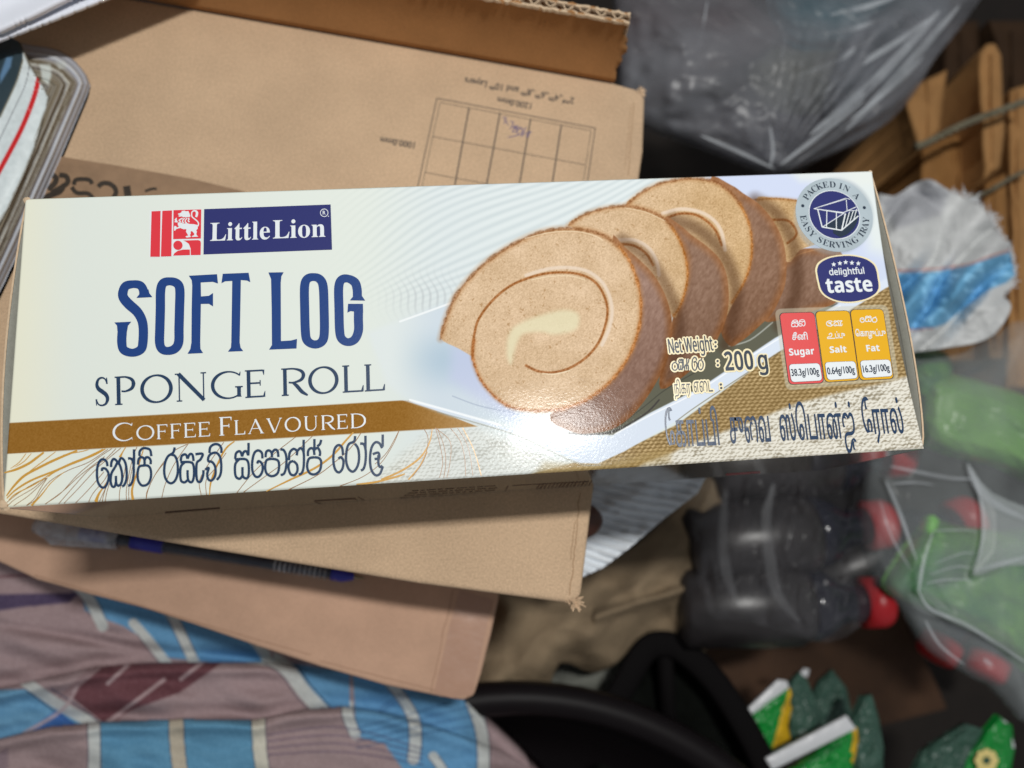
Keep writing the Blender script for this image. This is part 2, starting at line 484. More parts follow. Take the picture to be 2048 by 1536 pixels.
A.poly([(1560, 330), (1770, 330), (1760, 372), (1600, 362)], (228, 234, 230), 0.8, 12)
# silk folds
ph = (Y + 0.52 * (X - 700) + 26 * np.sin((X - 640) / 120.0) + 14 * np.sin(Y / 50.0)) / 15.0
env = sstep(620, 880, X) * (1 - sstep(1380, 1470, X)) * (1 - sstep(560, 640, Y + (X - 800) * .05)) * (0.55 + 0.45 * fbm(X / 60, Y / 60, 5))
wv = np.sin(ph * 2 * np.pi)
A.mix(np.clip(-wv, 0, 1) * env * 0.26, (176, 190, 198))
A.mix(np.clip(wv, 0, 1) * env * 0.35, (238, 244, 246))
env2 = np.exp(-(((X - 860) / 70) ** 2 + ((Y - 595) / 40) ** 2)); w2 = np.sin((X * 0.9 - Y * 0.25) / 2.1 + 2 * np.sin(Y / 12))
A.mix(np.clip(w2, 0, 1) * env2 * 0.45, (180, 186, 190))
# woven mat
def weave(x, y, d=None):
    r = np.floor((y + 0.05 * x) / 7.2); ph_ = (x + (r % 2) * 5.5 + 3 * vnoise(x / 30, y / 30, 8)) / 11.0
    a = 0.5 + 0.5 * np.sin(ph_ * 2 * np.pi - 1.3 * np.sin((y + 0.05 * x) / 7.2 * 2 * np.pi)); b = 0.5 + 0.5 * np.cos((y + 0.05 * x) / 7.2 * 2 * np.pi)
    return np.clip(0.6 * a + 0.6 * b - 0.25 + 0.5 * (vnoise(x / 3.0, y / 3.0, 9) - 0.5), 0, 1)
tan = lambda x, y, d: np.array((128, 104, 64)) + weave(x, y)[..., None] * np.array((76, 74, 68)) * (0.7 + 0.5 * fbm(x / 70, y / 50, 12))[..., None]
pale = lambda x, y, d: np.array((150, 142, 124)) + np.clip(weave(x + 9 * fbm(x / 12, y / 12, 14), y + 7 * fbm(x / 16, y / 10, 15)) * 1.5 + .38 - .5 * (fbm(x / 24, y / 9, 16) > .62), 0, 1)[..., None] * np.array((84, 90, 98))
A.poly([(1150, 925), (1196, 926), (1352, 850), (1560, 700), (1790, 555), (1860, 700), (1860, 960), (900, 990)], tan, 1.0, 2)
A.poly([(1345, 905), (1400, 880), (1450, 862), (1530, 832), (1592, 807), (1680, 785), (1758, 768), (1860, 740), (1870, 960), (1200, 980), (1290, 925)], pale, 0.95, 5)
A.poly([(860, 862), (950, 852), (1045, 890), (1150, 930), (1270, 918), (1335, 905), (1230, 935), (1080, 960), (870, 990), (700, 1000)], pale, 0.45, 16)
A.poly([(1090, 925), (1200, 930), (1345, 893), (1340, 925), (1150, 950), (1060, 955)], (150, 118, 52), 0.35, 9)
# brown banner
A.poly([(-40, 848), (18, 846), (400, 825), (800, 801), (822, 801), (955, 853), (750, 865), (400, 886), (14, 908), (-40, 911)],
       lambda x, y, d: np.array((148, 104, 44)) + (fbm(x / 2.2, y / 2.2, 21)[..., None] - 0.5) * 26 + sstep(780, 950, x)[..., None] * np.array((30, 36, 46)), 1.0, 0.8)
# white tray: far wall, inside, rim
A.poly([(735, 665), (800, 640), (905, 604), (990, 600), (1100, 700), (1050, 850), (900, 830), (812, 797), (775, 770)], lambda x, y, d: (lambda f: np.array((224, 232, 232)) * (1 - f) + f * (np.array((208, 220, 230)) + (sstep(640, 720, y) * (1 - sstep(720, 800, y)))[..., None] * np.array((-26, -18, -12))))(sstep(770, 890, x)[..., None]), 1.0, 9)
A.poly([(905, 690), (1000, 700), (1040, 850), (960, 800), (900, 760)], (196, 204, 232), 0.75, 18)
A.line([(800, 643), (850, 625), (902, 606)], 4, (246, 250, 252), 0.8)
A.poly([(1146, 866), (1225, 870), (1300, 826), (1400, 776), (1550, 692), (1675, 608), (1700, 560), (1600, 520), (1400, 640), (1200, 800)], (98, 98, 84), 1.0, 2.0)
A.line([(1225, 862), (1290, 812), (1330, 780), (1390, 745)], 2, (60, 60, 55), 0.6)
A.line([(1458, 692), (1500, 680), (1545, 645)], 3, (200, 205, 200), 0.6)
rim = [(806, 800), (850, 808), (900, 826), (1000, 852), (1060, 870), (1100, 872), (1160, 872), (1225, 872), (1305, 824), (1400, 776), (1550, 676), (1680, 606), (1778, 548),
       (1782, 570), (1700, 620), (1550, 708), (1400, 806), (1352, 842), (1250, 902), (1196, 927), (1160, 926), (1130, 912), (1042, 870), (960, 845), (875, 822)]
A.poly(rim, (216, 226, 240), 1.0, 1.6)
A.line([(1138, 866), (1180, 869), (1230, 862), (1290, 828), (1318, 800)], 3.2, (62, 58, 60), .8)
A.line([(1230, 868), (1304, 829), (1400, 780), (1550, 682), (1680, 612)], 2.4, (250, 252, 255), 0.8)
A.line([(1352, 843), (1400, 808), (1550, 710), (1700, 622)], 2.0, (120, 110, 90), 0.7)
A.line([(820, 800), (900, 822), (1000, 850)], 4.5, (248, 252, 255), 0.9)
A.line([(875, 824), (960, 848), (1042, 874), (1130, 916), (1170, 930), (1200, 930)], 2.2, (150, 150, 140), 0.7)
A.line([(905, 792), (960, 812), (1030, 826)], 2.0, (150, 162, 186), 0.6)
A.poly([(1675, 605), (1640, 618), (1700, 560), (1782, 520), (1782, 552), (1680, 606)], (206, 216, 238), 0.9, 3)

# the four slices of sponge roll
def crumb(x, y, d):
    u = x * .86 + y * .5; v = -x * .5 + y * .86; n = vnoise(u / 2.1, v / 2.1, 31); n2 = 0.7 * vnoise(u / 3.1, v / 2.7, 33) + .3 * vnoise(x / 9, y / 9, 34) + .06; b = fbm(x / 45, y / 45, 35)
    c = np.array((214, 185, 151)) + (b[..., None] - 0.5) * np.array((24, 26, 30)) + (n[..., None] - 0.5) * 26 + (vnoise(u / 1.5, v / 1.5, 36)[..., None] - .5) * 18 - sstep(1180, 1520, x)[..., None] * np.array((12, 16, 26)) - sstep(560, 700, y)[..., None] * sstep(1280, 1300, x)[..., None] * 34
    dark = (sstep(0.80, 0.92, n2) * 0.6)[..., None]
    return c * (1 - dark) + np.array((164, 126, 84)) * dark
def crustside(c1, c2):
    def f(x, y, d):
        g = sstep(0, 20, -d)[..., None]; n = (fbm(x / 5 + y / 14, y / 8, 41)[..., None] - 0.5) * 1.0
        return np.array(c1) * (1 - g) + np.array(c2) * g + n * 34
    return f
def slice_print(face, side, tone, inner=None, cream=None, s_in=7):
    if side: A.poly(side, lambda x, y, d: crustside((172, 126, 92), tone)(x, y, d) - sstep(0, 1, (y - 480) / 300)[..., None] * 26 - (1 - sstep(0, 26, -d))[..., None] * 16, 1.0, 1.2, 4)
    A.poly(face, crumb, 1.0, 1.2, 4)
    if cream: A.line(cream, s_in, lambda x, y, d: np.array((232, 214, 196)) + 0 * d[..., None], 0.8, 2.0)
    if inner:
        A.line(inner, 5.0, lambda x, y, d: np.array((158, 98, 50)) + (vnoise(x / 2, y / 2, 44)[..., None] - .5) * 70, 0.9, 1.3)
def crust_edge(path, w=5.5, c=(142, 92, 54), a=0.66):
    A.line(path, w * 2.2, lambda x, y, d: np.array((176, 120, 70)) + 0 * d[..., None], a * .45, 4.5)
    A.line(path, w, lambda x, y, d: np.array(c) + (vnoise(x / 2.2, y / 2.2, 47)[..., None] - 0.5) * 90, a, 2.2, 5, lambda t: 0.45 + 0.9 * vnoise(t * 60, t * 0, 48))
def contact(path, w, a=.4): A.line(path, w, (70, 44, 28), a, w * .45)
# fourth slice
slice_print([(1512, 399), (1550, 396), (1592, 400), (1640, 420), (1640, 480), (1600, 500), (1575, 524), (1540, 470)],
            [(1570, 524), (1600, 499), (1646, 497), (1679, 500), (1700, 560), (1675, 603), (1633, 620), (1590, 632), (1520, 640), (1480, 560)], (142, 112, 94),
            [(1540, 440), (1575, 441), (1592, 460), (1590, 474), (1575, 486)], None)
crust_edge([(1508, 400), (1550, 397), (1592, 401)], 3.5, (150, 100, 50))
A.line([(1578, 522), (1600, 508), (1646, 496)], 1.6, (190, 140, 95), 0.7)
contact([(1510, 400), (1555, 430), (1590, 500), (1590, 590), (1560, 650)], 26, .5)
# third slice
slice_print([(1252, 410), (1283, 385), (1317, 368), (1342, 362), (1375, 357), (1408, 359), (1437, 367), (1462, 386), (1483, 412), (1496, 441), (1503, 474), (1503, 512), (1496, 545), (1483, 574), (1467, 605), (1440, 640), (1400, 560), (1300, 440)],
            [(1420, 360), (1462, 370), (1487, 387), (1517, 407), (1542, 435), (1560, 466), (1570, 499), (1573, 537), (1570, 570), (1559, 599), (1543, 628), (1508, 662), (1483, 682), (1458, 691), (1440, 640), (1470, 500)], (142, 110, 90),
            [(1337, 434), (1362, 427), (1392, 430), (1417, 445), (1433, 464), (1443, 490)], [(1325, 427), (1362, 418), (1400, 424), (1427, 440), (1443, 464), (1450, 500)])
crust_edge([(1252, 411), (1283, 385), (1317, 368), (1342, 362), (1375, 357), (1408, 359), (1437, 367), (1462, 386), (1480, 408)])
crust_edge([(1480, 408), (1496, 441), (1503, 474), (1503, 512), (1496, 545), (1483, 574), (1464, 605)], 4, (176, 112, 52), 0.8)
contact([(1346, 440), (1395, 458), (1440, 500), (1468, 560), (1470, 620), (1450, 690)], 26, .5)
# second slice
slice_print([(1137, 451), (1167, 430), (1208, 417), (1250, 412), (1292, 420), (1325, 435), (1346, 457), (1362, 487), (1372, 520), (1375, 553), (1369, 587), (1358, 616), (1346, 634), (1300, 560), (1200, 480)],
            [(1330, 436), (1360, 450), (1383, 470), (1412, 491), (1438, 516), (1452, 545), (1457, 578), (1457, 612), (1450, 645), (1437, 674), (1425, 695), (1383, 740), (1321, 778), (1330, 700), (1350, 620), (1370, 520)], (146, 116, 98),
            [(1237, 488), (1267, 491), (1292, 507), (1306, 530)], [(1229, 481), (1267, 480), (1296, 495), (1313, 522), (1318, 550)])
crust_edge([(1137, 451), (1167, 430), (1208, 417), (1250, 412), (1292, 420), (1325, 435), (1344, 455)])
crust_edge([(1344, 455), (1362, 487), (1372, 520), (1375, 553), (1369, 587), (1358, 616), (1347, 632)], 4, (176, 112, 52), 0.8)
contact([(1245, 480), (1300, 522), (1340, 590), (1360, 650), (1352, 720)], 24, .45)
# front slice
f1 = [(881, 676), (892, 637), (912, 591), (946, 549), (983, 516), (1033, 485), (1083, 464), (1133, 457), (1179, 462), (1212, 474), (1238, 493), (1258, 520), (1273, 557), (1281, 595), (1281, 637), (1273, 674), (1258, 712), (1233, 749), (1204, 778), (1167, 803), (1125, 818), (1083, 822), (1050, 820), (1021, 814), (996, 799), (975, 778), (958, 753), (948, 728), (944, 714), (917, 697)]
slice_print(f1, [(1225, 478), (1250, 495), (1275, 516), (1304, 545), (1325, 578), (1338, 612), (1344, 645), (1342, 687), (1331, 728), (1312, 766), (1288, 803), (1258, 837), (1225, 858), (1187, 866), (1146, 864), (1100, 830), (1200, 760), (1265, 640)], (162, 132, 118),
            [(945, 718), (945, 695), (950, 662), (958, 637), (983, 603), (1017, 574), (1054, 557), (1092, 547), (1133, 545), (1167, 551), (1192, 566), (1208, 591), (1215, 620), (1210, 653), (1196, 687), (1171, 716), (1137, 737), (1104, 745), (1075, 742), (1052, 731)],
            [(1052, 551), (1090, 539), (1130, 535), (1171, 541), (1200, 560), (1217, 587), (1224, 620), (1219, 655), (1204, 690)])
crust_edge([(881, 678), (892, 637), (912, 591), (946, 549), (983, 516), (1033, 485), (1083, 464), (1133, 457), (1179, 462), (1212, 474), (1238, 493)], 6.5)
crust_edge([(1238, 493), (1258, 520), (1273, 557), (1281, 595), (1281, 637), (1273, 674), (1258, 712), (1233, 749), (1204, 778), (1167, 803), (1125, 818)], 5.5, (182, 118, 62), 0.85)
crust_edge([(1125, 818), (1083, 822), (1050, 820), (1021, 814), (996, 799), (975, 778), (958, 753), (946, 716), (948, 680)], 4.5, (176, 112, 62), 0.9)
A.line([(1050, 477), (1100, 465), (1150, 463), (1185, 470), (1205, 480)], 1.6, (250, 235, 205), 0.7)
A.line([(1062, 560), (1100, 553), (1140, 552), (1170, 560)], 1.6, (245, 228, 195), 0.7)
A.line([(1085, 747), (1110, 748), (1140, 741)], 1.8, (250, 238, 210), 0.8)
A.line([(1250, 416), (1290, 424), (1330, 442)], 1.4, (250, 238, 210), 0.6)
A.poly([(1154, 626), (1125, 620), (1083, 630), (1050, 642), (1025, 657), (1015, 680), (1014, 712), (1022, 728), (1028, 706), (1037, 680), (1050, 667), (1083, 664), (1108, 669), (1148, 661), (1158, 645)], (228, 222, 188), 0.8, 7, 4)
# pale backing behind the three nutrition panels
A.poly(rquad([(1549, 618), (1775, 609), (1798, 760), (1572, 781)], 14), (206, 204, 186), 0.5, 1.0)
# ink halo under the badge
A.poly([(1668 + 79 * math.cos(t / 24 * math.pi), 433 + 77 * math.sin(t / 24 * math.pi)) for t in range(48)], (150, 162, 172), 0.45, 5)
idx = np.arange(nx * ny).reshape(ny, nx)
FF = np.stack([idx[:-1, :-1], idx[:-1, 1:], idx[1:, 1:], idx[1:, :-1]], -1).reshape(-1, 4)
o = obj('front_panel', FP.reshape(-1, 3), FF, M_print, box, shade=True, cols=A.linear().reshape(-1, 3))
o['label'] = 'cream printed front with four slices of coffee sponge roll on a white tray'

# -- the other walls of the carton
M_side = mat('glossy_side_board', (182, 168, 140), rough=0.12, spec=0.9, mott=0.10, mscale=30, bump=[(260, 0.04, 0.0004)], coat=1.0, ior=2.4)
def wall(name, p, m=M_side, **k):
    return obj(name, p, [(0, 1, 2, 3)], m, box, **k)
e = 0.0004
wall('side_panel', [(-BX, -BY, 0.0002), (BX, -BY, 0.0002), (BX, -BY, BOX_H - e), (-BX, -BY, BOX_H - e)])
wall('side_panel', [(BX, BY, 0.0002), (-BX, BY, 0.0002), (-BX, BY, BOX_H - e), (BX, BY, BOX_H - e)])
wall('bottom_panel', [(-BX, BY, 0.0003), (BX, BY, 0.0003), (BX, -BY, 0.0003), (-BX, -BY, 0.0003)])
# end closures: a tucked flap that bulges out past the edge of the front and stands up as a thin rim
M_dust = mat('shaded_grey_board', (104, 102, 94), rough=0.8, mott=0.08, mscale=300)  # grey board with the shade of the end recess put into its colour
def end_flap(sx, bulge, skew):
    V = []; F = []; n = 24; rows = [BOX_H - 0.0012, 0.050, 0.030, 0.0005]
    for r, z in enumerate(rows):
        for i in range(n + 1):
            t = i / n; y = -BY + 2 * BY * t
            b = bulge * (math.sin(math.pi * t ** skew) ** 0.8) * (1.0, 0.9, 0.5, 0.1)[r]
            V.append((sx * (BX - 0.0004 + b), y, z))
    m = n + 1
    for r in range(3):
        for i in range(n):
            q = (r * m + i, r * m + i + 1, (r + 1) * m + i + 1, (r + 1) * m + i); F.append(q if sx < 0 else q[::-1])
    o = obj('end_flap', V, F, M_greyb, box, shade=True)
    md = o.modifiers.new('board thickness', 'SOLIDIFY'); md.thickness = 0.00045; md.offset = 0
    # inner dust flap, just below the rim
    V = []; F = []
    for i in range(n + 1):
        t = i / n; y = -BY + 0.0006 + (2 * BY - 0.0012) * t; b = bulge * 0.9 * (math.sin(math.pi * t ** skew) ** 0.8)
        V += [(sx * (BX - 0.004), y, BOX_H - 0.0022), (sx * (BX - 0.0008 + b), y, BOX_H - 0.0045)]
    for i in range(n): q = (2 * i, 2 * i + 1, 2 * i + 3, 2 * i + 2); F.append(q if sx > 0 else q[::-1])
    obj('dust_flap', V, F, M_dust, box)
    # the raw cut edge of the flap catches light
    obj('cut_edge', *ribbon3([(sx * (BX - 0.0003 + bulge * (math.sin(math.pi * (i / n) ** skew) ** 0.8)), -BY + 2 * BY * i / n, BOX_H - 0.0009) for i in range(n + 1)], 0.00055), M_flute, box)
def ribbon3(pts, w):
    V = []; F = []
    for p in pts: V += [(p[0] - w / 2, p[1], p[2]), (p[0] + w / 2, p[1], p[2])]
    for i in range(len(pts) - 1): F.append((2 * i, 2 * i + 1, 2 * i + 3, 2 * i + 2))
    return V, F
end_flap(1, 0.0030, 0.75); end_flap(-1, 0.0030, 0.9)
# crushed corners, white where the board has split
for (cx, cy, r) in ((-BX + 0.0002, -BY + 0.0008, 0.0016), (-BX + 0.0004, BY - 0.0003, 0.0010), (BX - 0.0006, BY - 0.0003, 0.0007)):
    V = []; F = []; n = 9
    for j in range(6):
        for i in range(n):
            a = 2 * math.pi * i / n; ph_ = -0.2 + j * 0.32; rr = r * math.cos(ph_) * (0.75 + 0.5 * random.random())
            V.append((cx + rr * math.cos(a), cy + rr * math.sin(a), BOX_H - 0.0006 + r * 0.6 * math.sin(ph_)))
    for j in range(5):
        for i in range(n): F.append((j * n + i, j * n + (i + 1) % n, (j + 1) * n + (i + 1) % n, (j + 1) * n + i))
    F.append(tuple(5 * n + i for i in range(n)))
    obj('crushed_corner', V, F, M_flute, box)

# -- print on the long side
SIDE = Plane('y', -BY)
k = Ink(SIDE, 5e-5)
for i in range(15):
    x = 1072 + i * 7.4; k.stroke([(x, 979.5 - i * .45), (x + 9, 967 - i * .45)], random.choice((1.4, 2.0, 3.0)), 0)
k.stroke([(1025, 971), (1178, 963)], 1.0, 0); k.stroke([(1006, 989), (1016, 972)], 1.6, 0)
k.build('barcode_print', M_brown_print, box)
k = Ink(SIDE, 5e-5)
for q in ([(628, 1002), (710, 997), (716, 1003), (645, 1008)],): k.stroke(q, 2.6, 0, closed=True)
k.stroke([(716, 994), (727, 1000), (735, 1006)], 1.4, 0)
k.stroke([(330, 1025), (440, 1016)], 3.0, 0)
for j in range(4):
    x = 800 + j * 8
    while x < 990:
        w_ = random.uniform(5, 22); yb = 996 - (x - 800) * 0.062 - j * 4.2
        k.stroke([(x, yb), (x + w_, yb - w_ * .062)], 1.0, 0); x += w_ + 4
k.build('small_print', M_brown_print, box)['kind'] = 'stuff'
k = Ink(SIDE, 5e-5); k.stroke([(1452, 949), (1520, 944)], 3, 0); k.build('red_print', K_red, box)

# -- lettering and emblems on the front
def c7(pts): return [(290 + x / 5.251, 400 + y / 5.251) for x, y in pts]
k = Ink(FACE, 3e-5)
k.poly(c7([(50, 112), (596, 94), (592, 584), (48, 603)])); lg = k.build('logo_ground', K_white, box)
k = Ink(FACE, 9e-5)
for q in ([(70, 120), (165, 116), (157, 597), (57, 597)], [(183, 115), (285, 110), (278, 592), (168, 595)], [(300, 108), (592, 100), (588, 405), (297, 412)],
          [(405, 427), (560, 422), (582, 430), (588, 450), (585, 578), (482, 580), (480, 510), (462, 462), (430, 438)], [(297, 585), (310, 560), (345, 535), (400, 522), (472, 521), (473, 580)]): k.poly(c7(q))
k.disc(290 + 347 / 5.251, 400 + 477 / 5.251, 9.3)
k.build('red_logo_blocks', K_red, lg)
k = Ink(FACE, 9e-5); k.poly(c7([(622, 97), (1950, 48), (1965, 522), (615, 573)])); k.build('logo_plate', K_navy, lg)
def c6(pts): return [(345 + x / 21.94, 410 + y / 21.94) for x, y in pts]
k = Ink(FACE, 1.5e-4)
k.poly(c6([(250, 385), (330, 370), (400, 330), (420, 260), (470, 275), (520, 245), (560, 275), (640, 285), (700, 270), (720, 310), (760, 400), (790, 490), (770, 560), (735, 520), (700, 560), (650, 530), (590, 565), (545, 530), (480, 555), (430, 510), (300, 525), (262, 480), (350, 450), (255, 430)]))
k.poly(c6([(240, 790), (300, 760), (400, 780), (480, 830), (640, 800), (760, 840), (950, 850), (1110, 890), (1120, 960), (1110, 1060), (1050, 1110), (1080, 1200), (1050, 1260), (1070, 1340), (1130, 1380), (1120, 1400), (870, 1410), (850, 1380), (960, 1330), (960, 1260), (860, 1150), (800, 1180), (810, 1260), (770, 1330), (810, 1390), (800, 1415), (640, 1440), (580, 1410), (600, 1370), (700, 1350), (600, 1180), (620, 1070), (500, 1075), (350, 1020), (180, 1060), (120, 1140), (80, 1130), (70, 1000), (100, 920), (170, 940), (200, 1000), (290, 960), (240, 880)]))
k.poly(c6([(180, 560), (200, 600), (190, 660), (240, 740), (230, 780), (80, 760), (130, 700), (90, 660)]))
for q in ([(450, 590), (330, 650), (300, 700), (380, 735)], [(540, 585), (460, 680), (460, 770), (510, 800)], [(640, 590), (570, 690), (580, 770), (640, 780)], [(680, 600), (735, 620), (700, 690), (720, 740), (760, 730)]):
    k.stroke(c6(q), 2.3)
k.stroke(c6([(1120, 940), (1150, 840), (1110, 740), (1000, 640), (880, 540), (850, 450), (860, 330), (930, 270), (1020, 270), (1080, 340), (1075, 440), (1040, 540)]), 2.4, ws=[1, 1, 1, 1, 1, 1, 1, 1.1, 1.4, 2.0, 2.0, 1.6])
k.build('lion_emblem', K_white, lg)
k = Ink(FACE, 1.5e-4)
text(k, '𝐋𝐢𝐭𝐭𝐥𝐞', (420.5, 482.3), (540, 478.5), 36.5); text(k, '𝐋𝐢𝐨𝐧', (546, 477.5), (651, 473.8), 37)
text(k, 'R', (645.6, 429.3), (651.4, 429.1), 7.2, offset=0.02)
k.stroke([(648.6 + 7.6 * math.cos(t / 12 * math.pi), 426 + 7.6 * math.sin(t / 12 * math.pi)) for t in range(24)], 1.3, 0, closed=True); k.disc(657, 433, 1)
k.build('brand_lettering', K_white, lg)

# SOFT LOG, embossed
def c8(pts): return [(220 + x / 3.864, 540 + y / 3.864) for x, y in pts]
k = Ink(FACE, 9e-5)
k.stroke(c8([(262, 190), (256, 150), (232, 118), (180, 110), (122, 125), (100, 178), (108, 220), (150, 268), (208, 320), (244, 380), (258, 450), (255, 560), (238, 615), (175, 640), (108, 618), (92, 560), (95, 480), (98, 430)]), 18.6,
         ws=[.95, .95, .9, .82, .95, 1.02, 1.05, 1.08, 1.05, 1.02, 1, 1, .95, .85, .95, 1, 1, 1])
k.poly(c8([(205, 216), (328, 210), (305, 180), (298, 150), (228, 160), (226, 190)])); k.poly(c8([(35, 406), (165, 400), (140, 430), (133, 470), (58, 470), (55, 430)]))
k.stroke(c8([(462, 88), (412, 102), (392, 160), (390, 300), (386, 450), (384, 560), (402, 610), (445, 626), (500, 610), (531, 560), (534, 450), (538, 300), (540, 150), (515, 102)]), 18.6, closed=True, ws=[.85, .95, 1, 1, 1, 1, .95, .85, .95, 1, 1, 1, 1, .95, .85])
k.poly(c8([(610, 45), (828, 33), (835, 105), (795, 92), (702, 97), (704, 205), (765, 200), (797, 178), (797, 282), (765, 262), (703, 263), (700, 450), (698, 560), (700, 610), (720, 642), (600, 648), (622, 610), (630, 560), (632, 300), (636, 120), (632, 80)]))
k.poly(c8([(872, 30), (1072, 22), (1085, 95), (1060, 82), (1012, 78), (1008, 300), (1003, 560), (1010, 600), (1030, 627), (912, 632), (935, 600), (938, 560), (942, 300), (945, 85), (890, 88), (862, 103)]))
k.poly(c8([(1225, 20), (1342, 18), (1325, 50), (1320, 100), (1322, 550), (1400, 545), (1446, 533), (1442, 607), (1230, 616), (1252, 580), (1250, 300), (1245, 70)]))
k.stroke(c8([(1575, 55), (1525, 70), (1504, 130), (1505, 300), (1510, 470), (1522, 540), (1562, 572), (1610, 572), (1646, 540), (1657, 470), (1655, 300), (1648, 130), (1622, 72)]), 18.2, closed=True, ws=[.85, .95, 1, 1, 1, 1, .9, .9, 1, 1, 1, 1, .95, .85])
k.stroke(c8([(1912, 205), (1910, 150), (1893, 97), (1840, 67), (1790, 76), (1768, 135), (1770, 300), (1775, 470), (1792, 533), (1840, 558), (1892, 536), (1920, 470), (1920, 380), (1921, 290)]), 18.2, ws=[1, 1, 1, .85, .95, 1, 1, 1, .95, .85, .95, 1, 1, 1])
k.poly(c8([(1840, 262), (1955, 262), (1957, 330), (1890, 322), (1860, 318), (1835, 330)])); k.poly(c8([(1855, 235), (1972, 237), (1947, 200), (1945, 170), (1880, 170), (1878, 205)]))
k.build('title_lettering', K_blue, box)

# roman capitals with thick and thin strokes
T_, t_ = 0.135, 0.06
def letter(k, ch, x, y, w, h, sl):
    """one capital: lower left corner (x, y), width w, height h, baseline slope sl"""
    def P(u, v): return (x + u * w + v * h * -0.02, y - v * h + u * w * sl)
    def st(pts, ws, sm=5): k.stroke([P(*p) for p in pts], h, sm, ws=ws)
    def serif(u, v, s=0.13): s_ = s * h / w; st([(u - s_, v), (u + s_, v)], [0.045, 0.045], 0)
    def stem(u, a=0.0, b=1.0, tt=T_): st([(u, a), (u, a + .06), (u, b - .06), (u, b)], [tt * 1.35, tt, tt, tt * 1.35], 0)
    lx = 0.16
    if ch in 'PRLFEDB':
        stem(lx); serif(lx, 0.02); serif(lx, 0.98)
    if ch == 'L': st([(lx, .03), (.92, .03)], [t_, t_], 0); st([(.97, .24), (.92, .03), (.86, .03)], [.03, .10, t_], 0)
    if ch in 'FE': st([(lx, .97), (.88, .97)], [t_, t_], 0); st([(.9, .99), (.93, .80)], [.09, .02], 0); st([(lx, .52), (.72, .52)], [t_, t_], 0); st([(.74, .62), (.74, .42)], [.04, .04], 0)
    if ch == 'E': st([(lx, .03), (.9, .03)], [t_, t_], 0); st([(.92, .01), (.98, .22)], [.09, .02], 0)
    if ch in 'PR': st([(lx, .97), (.5, .97), (.78, .88), (.87, .73), (.78, .56), (.5, .47), (.3, .48)], [t_, t_, T_ * .8, T_, T_ * .8, t_, t_])
    if ch == 'R': st([(.45, .48), (.62, .33), (.8, .12), (1.02, -.02)], [.08, T_, T_, .06])
    if ch == 'D': st([(lx, .97), (.45, .97), (.75, .87), (.92, .68), (.95, .5), (.92, .32), (.75, .13), (.45, .03), (lx, .03)], [t_, t_, T_ * .7, T_, T_, T_, T_ * .7, t_, t_])
    if ch in 'O': k.stroke([P(.5 + .44 * math.cos(a), .5 + .475 * math.sin(a)) for a in np.linspace(0, 2 * math.pi, 25)[:-1]], h, 2, ws=[t_ + (T_ - t_) * abs(math.cos(a - .12)) ** 1.3 for a in np.linspace(0, 2 * math.pi, 25)], closed=True)
    if ch in 'CG':
        a0 = np.linspace(0.75, 2 * math.pi - 0.75, 20)
        st([(.55 + .5 * math.cos(a), .5 + .475 * math.sin(a)) for a in a0], [t_ * .9 + (T_ - t_) * max(0, -math.cos(a)) ** 1.0 for a in a0], 2)
        st([(.9, .83), (.93, .96)], [.07, .02], 0)
    if ch == 'C': st([(.9, .17), (.93, .05)], [.05, .02], 0)
    if ch == 'G': stem(.88, .06, .42); serif(.88, .42, .14)
    if ch == 'S':
        st([(.80, .80), (.70, .93), (.50, .985), (.27, .93), (.17, .76), (.26, .61), (.5, .5), (.74, .38), (.83, .23), (.72, .07), (.48, .015), (.25, .06), (.12, .22)], [.05, .05, .06, .08, .11, .14, .15, .14, .12, .08, .06, .05, .04])
        st([(.80, .98), (.81, .76)], [.03, .06], 0); st([(.12, .24), (.13, .02)], [.06, .03], 0)
    if ch == 'N': stem(.14, 0, 1, t_ * .8); stem(.86, 0, 1, t_ * .8); st([(.12, .99), (.87, .01)], [T_ * 1.1, T_], 0); serif(.14, .02, .1); serif(.86, .98, .1); serif(.08, .98, .08)
    if ch == 'A': st([(.5, .99), (.1, .02)], [t_, t_], 0); st([(.47, 1.0), (.88, .02)], [T_, T_], 0); st([(.24, .36), (.72, .36)], [t_ * .8] * 2, 0); serif(.1, .02, .1); serif(.88, .02, .13)
    if ch == 'V': st([(.12, .98), (.5, .01)], [T_, T_], 0); st([(.9, .98), (.52, .01)], [t_, t_], 0); serif(.12, .98, .13); serif(.9, .98, .1)
    if ch == 'U': st([(.18, .97), (.18, .35), (.24, .12), (.45, .015), (.68, .06), (.82, .25), (.83, .4), (.83, .97)], [T_, T_, T_ * .9, t_, t_, t_, t_, t_], 4); serif(.18, .98, .13); serif(.83, .98, .1)
k = Ink(FACE, 9e-5)
for ch, a, b in (('S', 410, 478), ('P', 500, 592), ('O', 608, 750), ('N', 757, 903), ('G', 915, 1052), ('E', 1064, 1150), ('R', 1217, 1330), ('O', 1335, 1467), ('L', 1484, 1576), ('L', 1580, 1668)):
    px = a / 2.164; hh = 57 - (px - 190) * 0.006
    letter(k, ch, px, 812.5 - (px - 190) * 0.0545, (b - a) / 2.164, hh, -0.0545)
k.build('subtitle_lettering', K_ink, box)
k = Ink(FACE, 9e-5)
xs = 226.0
def row(s, x, gap, wd, hb, big, sl, y0, x0):
    for i, ch in enumerate(s):
        h = hb * (1.27 if i == 0 and big else 1); w = wd[ch] * h
        letter(k, ch, x, y0 + (x - x0) * sl, w, h, sl); x += w + gap
    return x
WD = dict(C=.84, O=.92, F=.56, E=.6, L=.6, A=.92, V=.9, U=.86, R=.78, D=.88)
